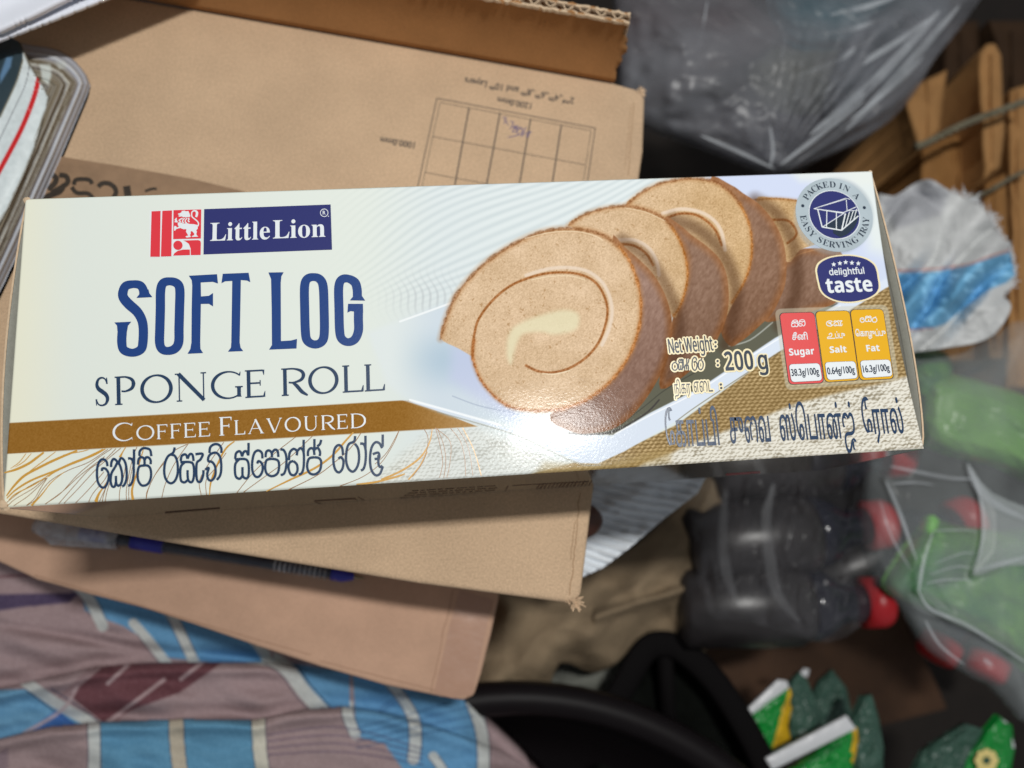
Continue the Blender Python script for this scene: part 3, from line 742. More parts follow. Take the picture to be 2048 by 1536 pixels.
row('COFFEE', 226, 5.0, {a: b * 1.36 for a, b in WD.items()}, 29, True, -0.056, 883.5, 226); row('FLAVOURED', 440, 5.0, {a: b * 1.21 for a, b in WD.items()}, 29, True, -0.056, 883.5, 226)
k.build('flavour_lettering', K_white, box)

# Sinhala lettering, stroke by stroke
def c5(pts): return [(180 + x / 3.303, 860 + y / 3.303) for x, y in pts]
def z5(pts): return [(x / 6.206, 860 + y / 6.206) for x, y in pts]
SIN1 = [[(1335, 450), (1325, 395), (1290, 365), (1250, 375), (1215, 440), (1205, 540), (1215, 640), (1250, 700), (1290, 715), (1325, 680), (1350, 600), (1345, 530), (1310, 480), (1270, 480), (1268, 510)],
        [(1380, 460), (1385, 400), (1410, 360), (1445, 378), (1470, 420), (1500, 350), (1545, 380), (1570, 470), (1572, 600), (1545, 680), (1515, 700)], [(1455, 385), (1495, 450), (1518, 560), (1510, 650), (1480, 690), (1452, 680), (1442, 640), (1440, 570)],
        [(1442, 640), (1425, 700), (1395, 700), (1375, 640), (1385, 540), (1430, 460), (1460, 400)],
        [(1590, 355), (1625, 355), (1655, 400), (1662, 520), (1650, 620), (1622, 680), (1590, 690)], [(1665, 240), (1665, 330), (1665, 430)],
        [(1715, 430), (1720, 370), (1745, 340), (1780, 345), (1795, 380), (1795, 435)], [(1795, 380), (1815, 340), (1850, 345), (1872, 380), (1870, 425)],
        [(1790, 440), (1730, 455), (1710, 530), (1715, 620), (1750, 680), (1795, 690), (1845, 660), (1875, 580), (1870, 490), (1840, 445), (1790, 440)],
        [(1735, 325), (1735, 270), (1770, 230), (1820, 228), (1865, 250), (1880, 325)]]
SIN = [[(560, 115), (550, 150), (515, 175), (495, 225), (492, 290), (508, 335), (535, 352), (562, 335), (580, 285), (578, 215), (562, 172), (535, 162)],
       [(600, 205), (605, 175), (620, 162), (636, 165), (645, 190)], [(645, 190), (660, 160), (678, 165), (685, 205)], [(597, 213), (660, 212), (683, 230), (688, 290), (680, 335), (665, 345), (648, 325), (645, 265)], [(646, 330), (625, 346), (603, 335), (597, 290), (602, 240), (625, 214)],
       [(697, 160), (745, 158), (730, 195), (706, 220), (704, 300), (712, 338), (732, 340), (748, 300), (750, 265)],
       [(762, 262), (785, 250), (775, 290), (782, 325), (805, 333), (828, 300), (828, 245), (808, 212), (782, 205), (785, 175), (805, 155), (838, 152), (862, 185), (868, 250), (860, 300), (838, 330)], [(790, 152), (795, 115), (820, 95), (850, 97), (868, 120), (868, 152)],
       [(960, 190), (965, 155), (985, 140), (998, 150), (1005, 175)], [(1005, 175), (1017, 145), (1035, 142), (1046, 165), (1048, 120), (1048, 85)], [(957, 195), (1022, 192), (1046, 215), (1050, 280), (1042, 315), (1024, 318), (1009, 300), (1008, 245)], [(1008, 302), (990, 322), (966, 310), (958, 270), (962, 222), (985, 195)],
       [(1140, 188), (1135, 150), (1110, 135), (1085, 155), (1072, 215), (1075, 275), (1095, 308), (1120, 305), (1140, 270), (1138, 225), (1115, 205), (1105, 222)],
       [(1160, 180), (1165, 145), (1183, 135), (1200, 150), (1203, 180)], [(1203, 150), (1222, 130), (1240, 140), (1245, 178)], [(1203, 190), (1167, 200), (1158, 250), (1170, 290), (1205, 305), (1240, 285), (1250, 235), (1240, 200), (1203, 190)],
       [(1258, 128), (1282, 135), (1298, 180), (1295, 250), (1282, 288), (1260, 298)],
       [(1315, 200), (1320, 150), (1345, 125), (1368, 140), (1366, 168)], [(1370, 140), (1392, 120), (1412, 150), (1412, 240), (1400, 283), (1380, 295)], [(1345, 205), (1320, 215), (1312, 250), (1325, 290), (1350, 298), (1370, 272), (1368, 230), (1345, 205)], [(1412, 65), (1412, 150)],
       [(1440, 172), (1442, 138), (1460, 120), (1478, 130), (1483, 165)], [(1483, 130), (1483, 60)], [(1483, 130), (1505, 118), (1520, 145), (1518, 172)], [(1528, 65), (1520, 92), (1502, 108)], [(1483, 180), (1447, 190), (1435, 240), (1450, 283), (1485, 293), (1518, 268), (1528, 215), (1515, 187), (1483, 180)],
       [(1672, 165), (1665, 115), (1640, 100), (1615, 130), (1608, 200), (1620, 260), (1645, 280), (1668, 255), (1675, 205), (1658, 180), (1642, 190)],
       [(1752, 40), (1745, 75), (1712, 92), (1697, 130), (1692, 200), (1708, 255), (1738, 275), (1765, 245), (1778, 190), (1772, 125), (1750, 90)],
       [(1785, 90), (1810, 95), (1822, 140), (1820, 210), (1808, 255), (1790, 268)], [(1820, 38), (1820, 130)],
       [(1934, 30), (1934, 110)], [(1930, 120), (1912, 88), (1885, 82), (1860, 118), (1850, 190), (1858, 260), (1885, 298), (1915, 290), (1935, 240)], [(1868, 160), (1905, 150), (1910, 185), (1880, 192)], [(1906, 165), (1906, 225), (1918, 245), (1932, 235)]]
k = Ink(FACE, 9e-5)
for q in SIN1: k.stroke(z5(q), 5.0)
for q in SIN: k.stroke(c5(q), 5.0)
k.build('script_lettering', K_ink, box)

# golden line drawing
def gl(k, pts, w, f=z5, ws=None): k.stroke(f(pts), w, ws=ws)
k = Ink(FACE, 3e-5); k2 = Ink(FACE, 3.6e-5)
for q, w in (([(55, 530), (200, 490), (350, 420), (450, 350), (545, 278)], 5), ([(130, 480), (240, 400), (325, 290)], 1.6), ([(190, 460), (300, 390), (390, 290)], 1.6),
             ([(80, 820), (170, 700), (300, 570), (480, 470), (640, 390), (800, 320), (960, 255)], 5), ([(240, 620), (400, 490), (560, 370), (690, 270)], 1.7),
             ([(780, 310), (1000, 270), (1100, 245)], 1.6), ([(85, 850), (200, 740), (400, 620), (700, 500), (900, 410), (1100, 330), (1280, 240)], 4),
             ([(600, 580), (680, 520), (850, 440), (1150, 320), (1310, 235)], 3), ([(110, 870), (200, 790), (420, 680), (640, 540)], 2.2)):
    gl(k2, q, w, ws=[.5, 1, 1, 1, .7])
for q in ([(85, 900), (250, 770), (470, 640), (580, 600)], [(90, 945), (200, 850), (420, 720), (600, 560)], [(170, 940), (350, 820), (500, 680), (590, 590)], [(330, 935), (430, 850), (500, 730), (590, 590)],
          [(330, 935), (440, 870), (520, 750), (640, 620), (850, 500), (1100, 400), (1340, 240)], [(560, 920), (760, 780), (960, 560), (1200, 360), (1390, 230)], [(560, 920), (780, 760), (1000, 560), (1300, 330)],
          [(730, 915), (900, 720), (1120, 480), (1300, 370), (1440, 230)], [(795, 910), (960, 740), (1200, 480), (1350, 350), (1500, 225)], [(940, 905), (1100, 740), (1290, 520)], [(1100, 895), (1160, 780), (1290, 630), (1350, 520)],
          [(1235, 885), (1280, 790), (1330, 680)], [(1270, 885), (1300, 760), (1350, 640)], [(1305, 885), (1330, 760), (1380, 600)], [(1480, 870), (1490, 740), (1540, 560), (1560, 420)], [(1570, 865), (1570, 740), (1600, 560), (1650, 340), (1700, 210)],
          [(1600, 865), (1600, 740), (1620, 580), (1660, 400)], [(1815, 850), (1840, 740), (1900, 600), (1980, 480), (2048, 400)]):
    gl(k, q, 1.3)
for q, w in (([(390, 938), (520, 800), (640, 650), (800, 520)], 3.0), ([(1190, 890), (1230, 790), (1300, 690), (1360, 590)], 5), ([(1650, 865), (1640, 740), (1690, 560), (1740, 380), (1775, 260), (1785, 200)], 4), ([(1490, 340), (1520, 280), (1560, 215)], 4)):
    gl(k2, q, w, ws=[1.4, 1, .6, .5, .4])
for q, w in (([(372, 450), (380, 400), (440, 280), (540, 150), (640, 95)], 1.3), ([(475, 445), (500, 350), (560, 220), (650, 90)], 1.3), ([(735, 430), (725, 330), (800, 200), (885, 80)], 1.3), ([(770, 430), (768, 330), (830, 250), (900, 150)], 1.3),
             ([(970, 415), (1080, 280), (1200, 170), (1360, 45)], 1.3), ([(1015, 410), (1180, 290), (1300, 200), (1470, 40)], 1.3), ([(1310, 395), (1500, 300), (1620, 210), (1720, 120), (1790, 20)], 1.5),
             ([(1650, 370), (1800, 310), (1920, 220), (2000, 100), (2040, 10)], 1.3)): k.stroke(c5(q), w)
for q, w in (([(790, 430), (800, 340), (850, 210), (900, 120), (955, 75)], 3.6), ([(1165, 405), (1330, 325), (1480, 255), (1600, 170), (1690, 70), (1740, 15)], 4.2), ([(1760, 358), (1880, 345), (2020, 310), (2080, 290)], 4)): k2.stroke(c5(q), w, ws=[.4, 1, 1, 1, .6])
def d2(pts): return [(750 + x / 2.4, 320 + y / 2.4) for x, y in pts]
for q in ([(0, 1460), (60, 1400), (115, 1300)], [(180, 1520), (235, 1440), (255, 1340), (235, 1290)], [(290, 1285), (310, 1360), (325, 1450), (310, 1525)], [(300, 1290), (330, 1370), (340, 1450), (330, 1525)], [(290, 1287), (360, 1350), (360, 1450), (345, 1525)],
          [(360, 1285), (410, 1350), (430, 1430), (435, 1515)], [(395, 1285), (440, 1360), (460, 1440), (470, 1515)]): k.stroke(d2(q), 1.3)
k2.stroke(d2([(30, 1535), (130, 1490), (215, 1430), (260, 1360), (275, 1290)]), 4, ws=[1, 1, 1, .7, .4]); k2.stroke(d2([(160, 1535), (215, 1470), (250, 1400)]), 3)
k2.stroke(d2([(420, 1285), (465, 1370), (490, 1440), (510, 1515)]), 2.0)
k.build('fine_line_drawing', K_dgold, box); k2.build('gold_line_drawing', K_gold, box)

# round badge
ctr = FACE(1668.5, 429.5); rr = 0.5 * (np.linalg.norm(FACE(1744, 434) - ctr) + np.linalg.norm(FACE(1668, 356) - ctr))
def ring_pt(ang, r, h): return ctr + np.array([r * math.cos(ang), r * math.sin(ang), h])
def disc3(name, r, h, m):
    V = [ctr + np.array([0, 0, h])] + [ring_pt(2 * math.pi * i / 72, r, h) for i in range(72)]
    return obj(name, V, [(0, 1 + i, 1 + (i + 1) % 72) for i in range(72)], m, box)
box_=box; bg = disc3('badge_ring', rr, 8e-5, K_silver); box = bg; disc3('badge_edge', rr * 0.665, 1.2e-4, K_white); disc3('badge_disc', rr * 0.645, 1.5e-4, K_navy)
k = Ink(FACE, 1.4e-4)
def arc_char(ch, deg, inward):
    V, F, _ = glyphs(ch, -0.008); a = math.radians(deg)
    r0 = rr * (0.745 if not inward else 0.90); s = rr * 0.165 / 0.68
    out = np.array([math.cos(a), math.sin(a), 0]); tg_ = np.array([math.sin(a), -math.cos(a), 0])
    if inward: out = -out; tg_ = -tg_
    cxm = (V[:, 0].min() + V[:, 0].max()) / 2
    base = ctr + (out * r0 if not inward else -out * r0) + np.array([0, 0, 1.5e-4])
    k.raw([base + tg_ * (v[0] - cxm) * s + out * v[1] * s for v in V], F)
for ch, d in zip('𝐏𝐀𝐂𝐊𝐄𝐃', (142, 131, 120, 108.5, 97, 84)): arc_char(ch, d, False)
for ch, d in zip('𝐈𝐍𝐀', (69, 58, 36)): arc_char(ch, d, False)
for ch, d in zip('𝐄𝐀𝐒𝐘𝐒𝐄𝐑𝐕𝐈𝐍𝐆𝐓𝐑𝐀𝐘', (184, 195, 206, 217, 234, 245, 256.5, 268, 277, 287.5, 300.5, 317, 327, 336.5, 347)): arc_char(ch, d, True)
for d in (161, 11): 
    p = ring_pt(math.radians(d), rr * 0.83, 1.6e-4); n = 14
    k.raw([p + np.array([rr * .042 * math.cos(2 * math.pi * i / n), rr * .042 * math.sin(2 * math.pi * i / n), 0]) for i in range(n)], [tuple(range(n))])
k.build('badge_lettering', K_slate, box)
def cb(pts): return [(1570 + x / 9.035, 340 + y / 9.035) for x, y in pts]
k = Ink(FACE, 1.9e-4)
k.poly(cb([(700, 1020), (1080, 800), (1290, 720), (1322, 830), (1305, 930), (1240, 1060), (1120, 1170), (1000, 1220), (870, 1150), (860, 1080)])); k.build('badge_shade', K_slate, box)
k = Ink(FACE, 2.2e-4)
for q, w in (([(515, 705), (1095, 515), (1170, 535)], 1.3), ([(560, 690), (1090, 535)], 1.0), ([(515, 705), (1050, 775), (1280, 672)], 1.6), ([(560, 712), (1050, 790)], 1.2), ([(585, 715), (665, 1035)], 2.3), ([(665, 1035), (1015, 1095)], 2.3), ([(1015, 1095), (1320, 835)], 2.3),
             ([(750, 745), (745, 1045)], 1.8), ([(922, 765), (922, 1080)], 1.8), ([(1085, 790), (1020, 1085)], 2.6), ([(1160, 760), (1085, 1030)], 1.8), ([(1230, 735), (1160, 960)], 1.6), ([(1290, 710), (1235, 900)], 1.6), ([(680, 1030), (1060, 785)], 1.5), ([(1100, 540), (1115, 740)], 1.4), ([(1115, 740), (1310, 740)], 1.2)):
    k.stroke(cb(q), w, 0)
k.build('badge_tray_drawing', K_white, box)
box = box_
# "delightful taste" seal
def ct(pts): return [(1620 + x / 12.8, 500 + y / 12.8) for x, y in pts]
seal = [(180, 500), (250, 345), (480, 215), (800, 158), (1100, 160), (1400, 230), (1610, 365), (1690, 520), (1725, 720), (1752, 900), (1735, 1020), (1640, 1140), (1400, 1260), (1050, 1325), (700, 1295), (430, 1180), (290, 1030), (235, 850), (195, 660)]
k = Ink(FACE, 8e-5); cs = np.mean(seal, axis=0); k.poly(ct([tuple(cs + (np.array(p) - cs) * 1.06) for p in seal]), 4); sb = k.build('seal_border', K_cream, box)
k = Ink(FACE, 1.3e-4); k.poly(ct(seal), 4); k.build('seal_ground', K_navy, sb)
k = Ink(FACE, 1.8e-4)
text(k, '𝖽𝖾𝗅𝗂𝗀𝗁𝗍𝖿𝗎𝗅', ct([(498, 648)])[0], ct([(1388, 608)])[0], 13.2, halo=k, halo_w=0.35); text(k, '𝘁𝗮𝘀𝘁𝗲', ct([(430, 1100)])[0], ct([(1605, 1058)])[0], 27, halo=k, halo_w=0.4)
for (x, y) in ((600, 375), (758, 345), (905, 318), (1065, 335), (1228, 350)):
    k.poly(ct([(x + (66 if i % 2 == 0 else 30) * math.sin(i * math.pi / 5), y - (66 if i % 2 == 0 else 30) * math.cos(i * math.pi / 5)) for i in range(10)]))
k.build('seal_lettering', K_white, sb)
# nutrition panels
def cn(pts): return [(1540 + x / 7.877, 610 + y / 7.877) for x, y in pts]
PAN = [([(150, 132), (690, 118), (842, 1225), (300, 1250)], K_scar, 'red_nutrition_panel'), ([(715, 106), (1245, 93), (1400, 1182), (865, 1215)], K_amber, 'amber_nutrition_panel'), ([(1263, 80), (1775, 66), (1945, 1158), (1415, 1185)], K_amber, 'amber_nutrition_panel')]
INN = [[(293, 938), (775, 920), (818, 1190), (335, 1217)], [(858, 906), (1335, 888), (1378, 1155), (903, 1185)], [(1413, 880), (1885, 862), (1925, 1122), (1460, 1150)]]
for (q, m_, nm), inn in zip(PAN, INN):
    k = Ink(FACE, 8e-5); c = np.mean(q, axis=0); k.poly(rquad(cn([tuple(c + (np.array(p) - c) * (1.035, 1.016)) for p in q]), 10)); k.build('panel_outline', K_line, box)
    k = Ink(FACE, 1.3e-4); k.poly(rquad(cn(q), 9.5)); pn = k.build(nm, m_, box)
    k = Ink(FACE, 1.8e-4); c = np.mean(inn, axis=0); k.poly(rquad(cn([tuple(c + (np.array(p) - c) * 1.03) for p in inn]), 8)); k.build('value_outline', K_line, pn)
    k = Ink(FACE, 2.2e-4); k.poly(rquad(cn(inn), 7.5)); k.build('value_ground', K_white, pn)
k = Ink(FACE, 1.8e-4)
for s_, a, b, h in (('𝗦𝘂𝗴𝗮𝗿', (305, 798), (698, 776), 13.6), ('𝗦𝗮𝗹𝘁', (945, 756), (1205, 744), 13.2), ('𝗙𝗮𝘁', (1522, 735), (1725, 724), 12.6),
                    ('சீனி', (350, 552), (592, 545), 15), ('ப்பு', (1030, 526), (1180, 520), 13.5), ('ெகாழுப்பு', (1350, 496), (1820, 486), 14.5)):
    text(k, s_, cn([a])[0], cn([b])[0], h, halo=k, halo_w=0.25)
def glyph_fit(k, strokes, box4, w, src=None):
    """strokes of known script letters, moved into the box (x0, y0, x1, y1)"""
    al = np.array([p for q in strokes for p in q], float); mn, mx = al.min(0), al.max(0)
    for q in strokes:
        k.stroke([(box4[0] + (p[0] - mn[0]) / (mx[0] - mn[0]) * (box4[2] - box4[0]), box4[1] + (p[1] - mn[1]) / (mx[1] - mn[1]) * (box4[3] - box4[1])) for p in q], w, 3)
k.stroke(cn([(925, 478), (935, 455), (960, 450), (970, 475), (950, 505), (915, 505), (905, 530), (1020, 526)]), 1.7)
def nb(a, b, c, d): p = cn([(a, b), (c, d)]); return (p[0][0], p[0][1], p[1][0], p[1][1])
glyph_fit(k, SIN[1:5], nb(335, 265, 435, 345), 1.7); glyph_fit(k, SIN[17:20], nb(445, 262, 545, 335), 1.7); glyph_fit(k, [SIN[7]], nb(350, 240, 430, 275), 1.5); glyph_fit(k, [SIN[7]], nb(460, 236, 540, 270), 1.5)
glyph_fit(k, SIN[31:], nb(885, 255, 985, 335), 1.7); glyph_fit(k, SIN1[1:4], nb(1000, 250, 1105, 330), 1.7); glyph_fit(k, [SIN[5]], nb(1100, 250, 1130, 330), 1.5)
glyph_fit(k, [SIN1[0]], nb(1415, 205, 1480, 275), 1.7); glyph_fit(k, SIN[1:5], nb(1495, 180, 1590, 265), 1.7); glyph_fit(k, [SIN[0]], nb(1605, 185, 1675, 275), 1.7)
k.build('nutrient_names', K_white, box)
k = Ink(FACE, 2.8e-4)
for s_, a, b in (('38.3g/100g', (338, 1122), (770, 1096)), ('0.64g/100g', (905, 1096), (1332, 1070)), ('16.3g/100g', (1468, 1066), (1882, 1038))): text(k, s_, cn([a])[0], cn([b])[0], 13.6, halo=k, halo_w=0.25)
k.build('nutrient_values', K_slate, box)
# net weight
def cw(pts): return [(1320 + x / 8.533, 660 + y / 8.533) for x, y in pts]
k = Ink(FACE, 1.8e-4); hl = Ink(FACE, 1.0e-4)
text(k, '𝖭𝖾𝗍 𝖶𝖾𝗂𝗀𝗁𝗍', cw([(160, 396)])[0], cw([(910, 348)])[0], 29.5, halo=hl, halo_w=3.2); text(k, '𝖭𝖾𝗍 𝖶𝖾𝗂𝗀𝗁𝗍', cw([(160, 396)])[0], cw([(910, 348)])[0], 29.5, halo=k, halo_w=0.45)
text(k, '𝟮𝟬𝟬', cw([(1120, 698)])[0], cw([(1605, 672)])[0], 38.5, halo=hl, halo_w=3.4); text(k, '𝗀', cw([(1690, 668)])[0], cw([(1840, 660)])[0], 27.5, halo=hl, halo_w=3.4); text(k, '𝗀', cw([(1690, 668)])[0], cw([(1840, 660)])[0], 27.5, halo=k, halo_w=0.9)
text(k, 'நிகர', cw([(250, 1090)])[0], cw([(525, 1078)])[0], 29, halo=hl, halo_w=3.0); text(k, 'எைட', cw([(585, 1066)])[0], cw([(905, 1050)])[0], 22, halo=hl, halo_w=3.0)
for (x, y) in ((945, 210), (945, 282), (980, 532), (985, 602), (1035, 932), (1042, 992)): p = cw([(x, y)])[0]; k.disc(p[0], p[1], 2.4); hl.disc(p[0], p[1], 5.0)
for strokes, bx in ((SIN[27:28], (205, 530, 300, 690)), (SIN[1:5], (315, 505, 385, 680)), (SIN[20:25], (395, 490, 490, 690)), (SIN1[0:1], (545, 470, 630, 690)), (SIN[27:28], (650, 480, 735, 680))):
    p = cw([(bx[0], bx[1]), (bx[2], bx[3])]); b4 = (p[0][0], p[0][1], p[1][0], p[1][1]); glyph_fit(k, strokes, b4, 2.4); glyph_fit(hl, strokes, b4, 8.4)
hl.build('weight_halo', K_cream, box); k.build('weight_lettering', K_slate, box)
# Tamil name
def cm(pts): return [(1320 + x / 3.938, 760 + y / 3.938) for x, y in pts]
k = Ink(FACE, 1.2e-4)
for s_, a, b, h in (('ேகாப்பி', (55, 528), (470, 512), 79), ('சுைவ', (560, 497), (875, 484), 52), ('ஸ்ெபான்ஜ்', (955, 476), (1545, 456), 76), ('ேரால்', (1612, 428), (1925, 416), 74)):
    text(k, s_, cm([a])[0], cm([b])[0], h, halo=k, halo_w=0.35)
k.build('tamil_lettering', K_ink, box)

# ================================================================== kraft carton under it
AZ = 0.0
cart = empty('cardboard_carton', (0, 0, -0.06), label='kraft carton under the sponge roll carton, with a stencilled grid and upright flap', cat='cardboard carton')
top = [(-260, -96), (600, 54), (1228, 164), (1272, 176), (1291, 192), (1287, 300), (1239, 640), (1187, 985), (1163, 1190), (1146, 1208), (836, 1167), (400, 1096), (0, 1028), (-260, 984)]
prism('carton_body', top, AZ, -0.0598, M_kraft, cart, bevel=0.0022, seg=3)
GR = Plane('z', AZ)
def c4(pts): return [(700 + x / 2.926, y / 2.926) for x, y in pts]
k = Ink(GR, 6e-5)
for a, b, w in (([508, 575], [1435, 750], 1.8), ([527, 600], [1410, 765], 1.1), ([508, 575], [395, 1100], 1.9), ([527, 600], [418, 1110], 1.1), ([1435, 750], [1386, 1090], 1.8), ([1410, 765], [1362, 1090], 1.1),
                ([485, 800], [1375, 965], 1.2), ([440, 1010], [1340, 1175], 1.2)): k.stroke(c4([a, b]), w, 0)
for a, b in (([697, 630], [600, 1160]), ([878, 660], [785, 1160]), ([1057, 695], [978, 1160]), ([1237, 730], [1170, 1160])): k.stroke(c4([a, b]), 2.8, 0)
k.build('stencil_grid', M_grey_print, cart)
k = Ink(GR, 6e-5)
for s_, a, b, h in (('2ⁿᵈ.,4ᵗʰ.,6ᵗʰ.,8ᵗʰ and 10ᵗʰ Layers', (1149, 196), (931, 155), -15), ('1200.0mm', (1063, 207), (996, 194), -12), ('1000.0mm', (830, 285), (762, 274), -12)):
    k = Ink(GR, 6e-5); text(k, s_, a, b, h, halo=k, halo_w=0.45); k.build('stencil_lettering', M_grey_print, cart)
k = Ink(GR, 9e-5)
for q in ([(892, 688), (915, 690), (903, 704), (920, 712), (898, 722)], [(925, 722), (922, 735)], [(938, 712), (958, 720), (935, 755)], [(985, 738), (958, 742), (980, 765), (950, 772), (965, 750), (985, 738)], [(1000, 745), (975, 770), (990, 785), (1012, 765), (1000, 745)],
          [(1015, 775), (1005, 800)], [(1030, 745), (1000, 800)], [(1018, 785), (1060, 770), (1030, 800), (1050, 795)], [(925, 805), (990, 790)], [(950, 745), (1010, 755)]): k.stroke(c4(q), 1.5)
k.build('handwritten_price', M_pen_ink, cart)
# creases near the right edge of the lid, their shade drawn as darker lines
M_crease = mat('crease_shade', (150, 116, 84), rough=0.9)
k = Ink(GR, 4e-5); rr_ = random.Random(3)
def wob(a, b, n=14, s=1.2): return [(a[0] + (b[0] - a[0]) * i / n + rr_.uniform(-s, s), a[1] + (b[1] - a[1]) * i / n) for i in range(n + 1)]
for q, w in ((wob((1268, 205), (1256, 352), 12, .8), 1.1), (wob((1262, 210), (1250, 340), 9, 1.), .7), (wob((1160, 985), (1140, 1190), 16, 1.8), 1.6), (wob((1150, 1040), (1141, 1120), 8, 1.8), 1.2)):
    k = Ink(GR, 4e-5); k.stroke(q, w); k.build('drawn_crease', M_crease, cart)
# packing tape with dark lettering, partly under the sponge roll carton
M_tape = mat('brown_tape', (150, 122, 96), rough=0.35, spec=0.5, mott=0.14, mscale=120, bump=[(1600, 0.5, 0.0002), (80, 0.4, 0.0006)])
M_tapeink = mat('black_tape_ink', (58, 50, 42), rough=0.4, mott=0.3, mscale=300)
k = Ink(GR, 1.2e-4); k.poly([(60, 300), (120, 313), (250, 334), (380, 357), (480, 381), (620, 420), (600, 520), (60, 520)]); tp = k.build('packing_tape', M_tape, cart)
k = Ink(GR, 1.8e-4)
def ct6(pts): return [(60 + x / 5.12, 300 + y / 5.12) for x, y in pts]
for q, w in (([(220, 250), (270, 290), (250, 350), (180, 400)], 13), ([(300, 260), (370, 270), (390, 330), (330, 380), (220, 440)], 12), ([(340, 380), (300, 430), (200, 470), (120, 520)], 14), ([(450, 360), (470, 310), (540, 300), (610, 310), (640, 350)], 10), ([(430, 380), (480, 440), (600, 450), (660, 520)], 10),
             ([(700, 380), (740, 345), (810, 345), (870, 390), (880, 450), (830, 520)], 11), ([(990, 370), (1000, 440), (1010, 520)], 17), ([(1180, 425), (1250, 400), (1300, 400)], 6)): k.stroke(ct6(q), w * .85)
t2 = k.build('tape_lettering', M_tapeink, tp)
# the upright flap along the back, its torn corrugated edge up
ha = np.array(at(1232, 165, AZ)); hb_ = np.array(at(-260, -96, AZ)); hd = (hb_ - ha); HL = np.linalg.norm(hd); hd /= HL
up_ = np.array(at(1259, 46, 0.030)) - ha; nrm_ = np.cross(hd, up_); nrm_ /= np.linalg.norm(nrm_)
if nrm_[1] < 0: nrm_ = -nrm_
nn = 150; V = []; F = []
rj = np.random.RandomState(4)
def edgeh(s): return 1.0 + 0.012 * math.sin(s * 900) + 0.01 * rj.randn()
tear = lambda v: 0.0012 * math.sin(v * 9) + 0.0007 * math.sin(v * 31 + 1) + rj.randn() * 0.00025
fl = None
def sheet(name, off, m, hscale=1.0, nv=14):
    V = []; F = []
    for i in range(nn + 1):
        s = (i / nn) * HL
        eh = edgeh(s) * hscale
        for j in range(nv + 1):
            v = j / nv; s2 = s + (tear(v) if i == 0 else 0)
            bow = 0.0015 * math.sin(v * math.pi)
            V.append(ha + hd * s2 + up_ * (v * eh) + nrm_ * (off + bow) + np.array([0, 0, 0.0002]))
    for i in range(nn):
        for j in range(nv):
            a = i * (nv + 1) + j; F.append((a, a + 1, a + nv + 2, a + nv + 1))
    o = obj(name, V, F, m, fl if name != 'raised_flap' else cart, shade=True)
    md = o.modifiers.new('paper thickness', 'SOLIDIFY'); md.thickness = 0.0006; md.offset = 0
    return o
fl = sheet('raised_flap', 0.0, M_kraft_in); fl['label'] = 'upright brown flap with a torn corrugated edge'
sheet('flap_liner', 0.0042, M_kraft_in, 1.0)
V = []; F = []; nz_ = 260
for i in range(nz_ + 1):
    s = i / nz_ * HL; w_ = 0.5 + 0.5 * math.sin(s / 0.0064 * 2 * math.pi)
    for v in (0.55, 0.985 + 0.02 * rj.rand()): V.append(ha + hd * s + up_ * v + nrm_ * (0.0004 + 0.0034 * w_ + 0.001))
for i in range(nz_): F.append((2 * i, 2 * i + 1, 2 * i + 3, 2 * i + 2))
o = obj('corrugated_core', V, F, M_flute, fl); md = o.modifiers.new('paper thickness', 'SOLIDIFY'); md.thickness = 0.0005; md.offset = 0
# pale torn rims of both liners
for off in (0.0, 0.0042):
    V = []; F = []
    for i in range(nz_ + 1):
        s = i / nz_ * HL; w_ = 0.0009 + 0.0004 * rj.rand()
        c = ha + hd * s + up_ * (1.004 + 0.012 * rj.rand()) + nrm_ * (off + 0.0002 * rj.randn())
        V += [c - nrm_ * w_ / 2, c + nrm_ * w_ / 2, c + nrm_ * w_ / 2 - up_ * .04, c - nrm_ * w_ / 2 - up_ * .04]
    for i in range(nz_):
        for j in range(4): F.append((4 * i + j, 4 * i + 4 + j, 4 * i + 4 + (j + 1) % 4, 4 * i + (j + 1) % 4))
    obj('torn_rim', V, F, M_flute, fl)
# frayed corners of the lid
def fray(name, x, y, z, r, m, parent, n=26, seed=1):
    q = random.Random(seed); V = []; F = []; c = np.array(at(x, y, z))
    for i in range(n):
        a = q.uniform(0, 6.28); b = q.uniform(-.1, .8); L = r * q.uniform(.4, 1.1); d = np.array([math.cos(a) * math.cos(b), math.sin(a) * math.cos(b), math.sin(b)])
        s = np.cross(d, [0, 0, 1]); s /= np.linalg.norm(s) + 1e-9; w = r * .16 * q.uniform(.5, 1.2); p = c + np.array([q.gauss(0, r * .3), q.gauss(0, r * .3), -r * .15])
        j = len(V); V += [p - s * w, p + s * w, p + d * L + s * w * .5, p + d * L - s * w * .5]; F.append((j, j + 1, j + 2, j + 3))
    return obj(name, V, F, m, parent)
fray('frayed_corner', 1150, 1204, -0.0008, 0.0028, M_kraft, cart, 40, 2); fray('frayed_corner', 1283, 184, -0.0006, 0.0024, M_kraft, cart, 30, 3)

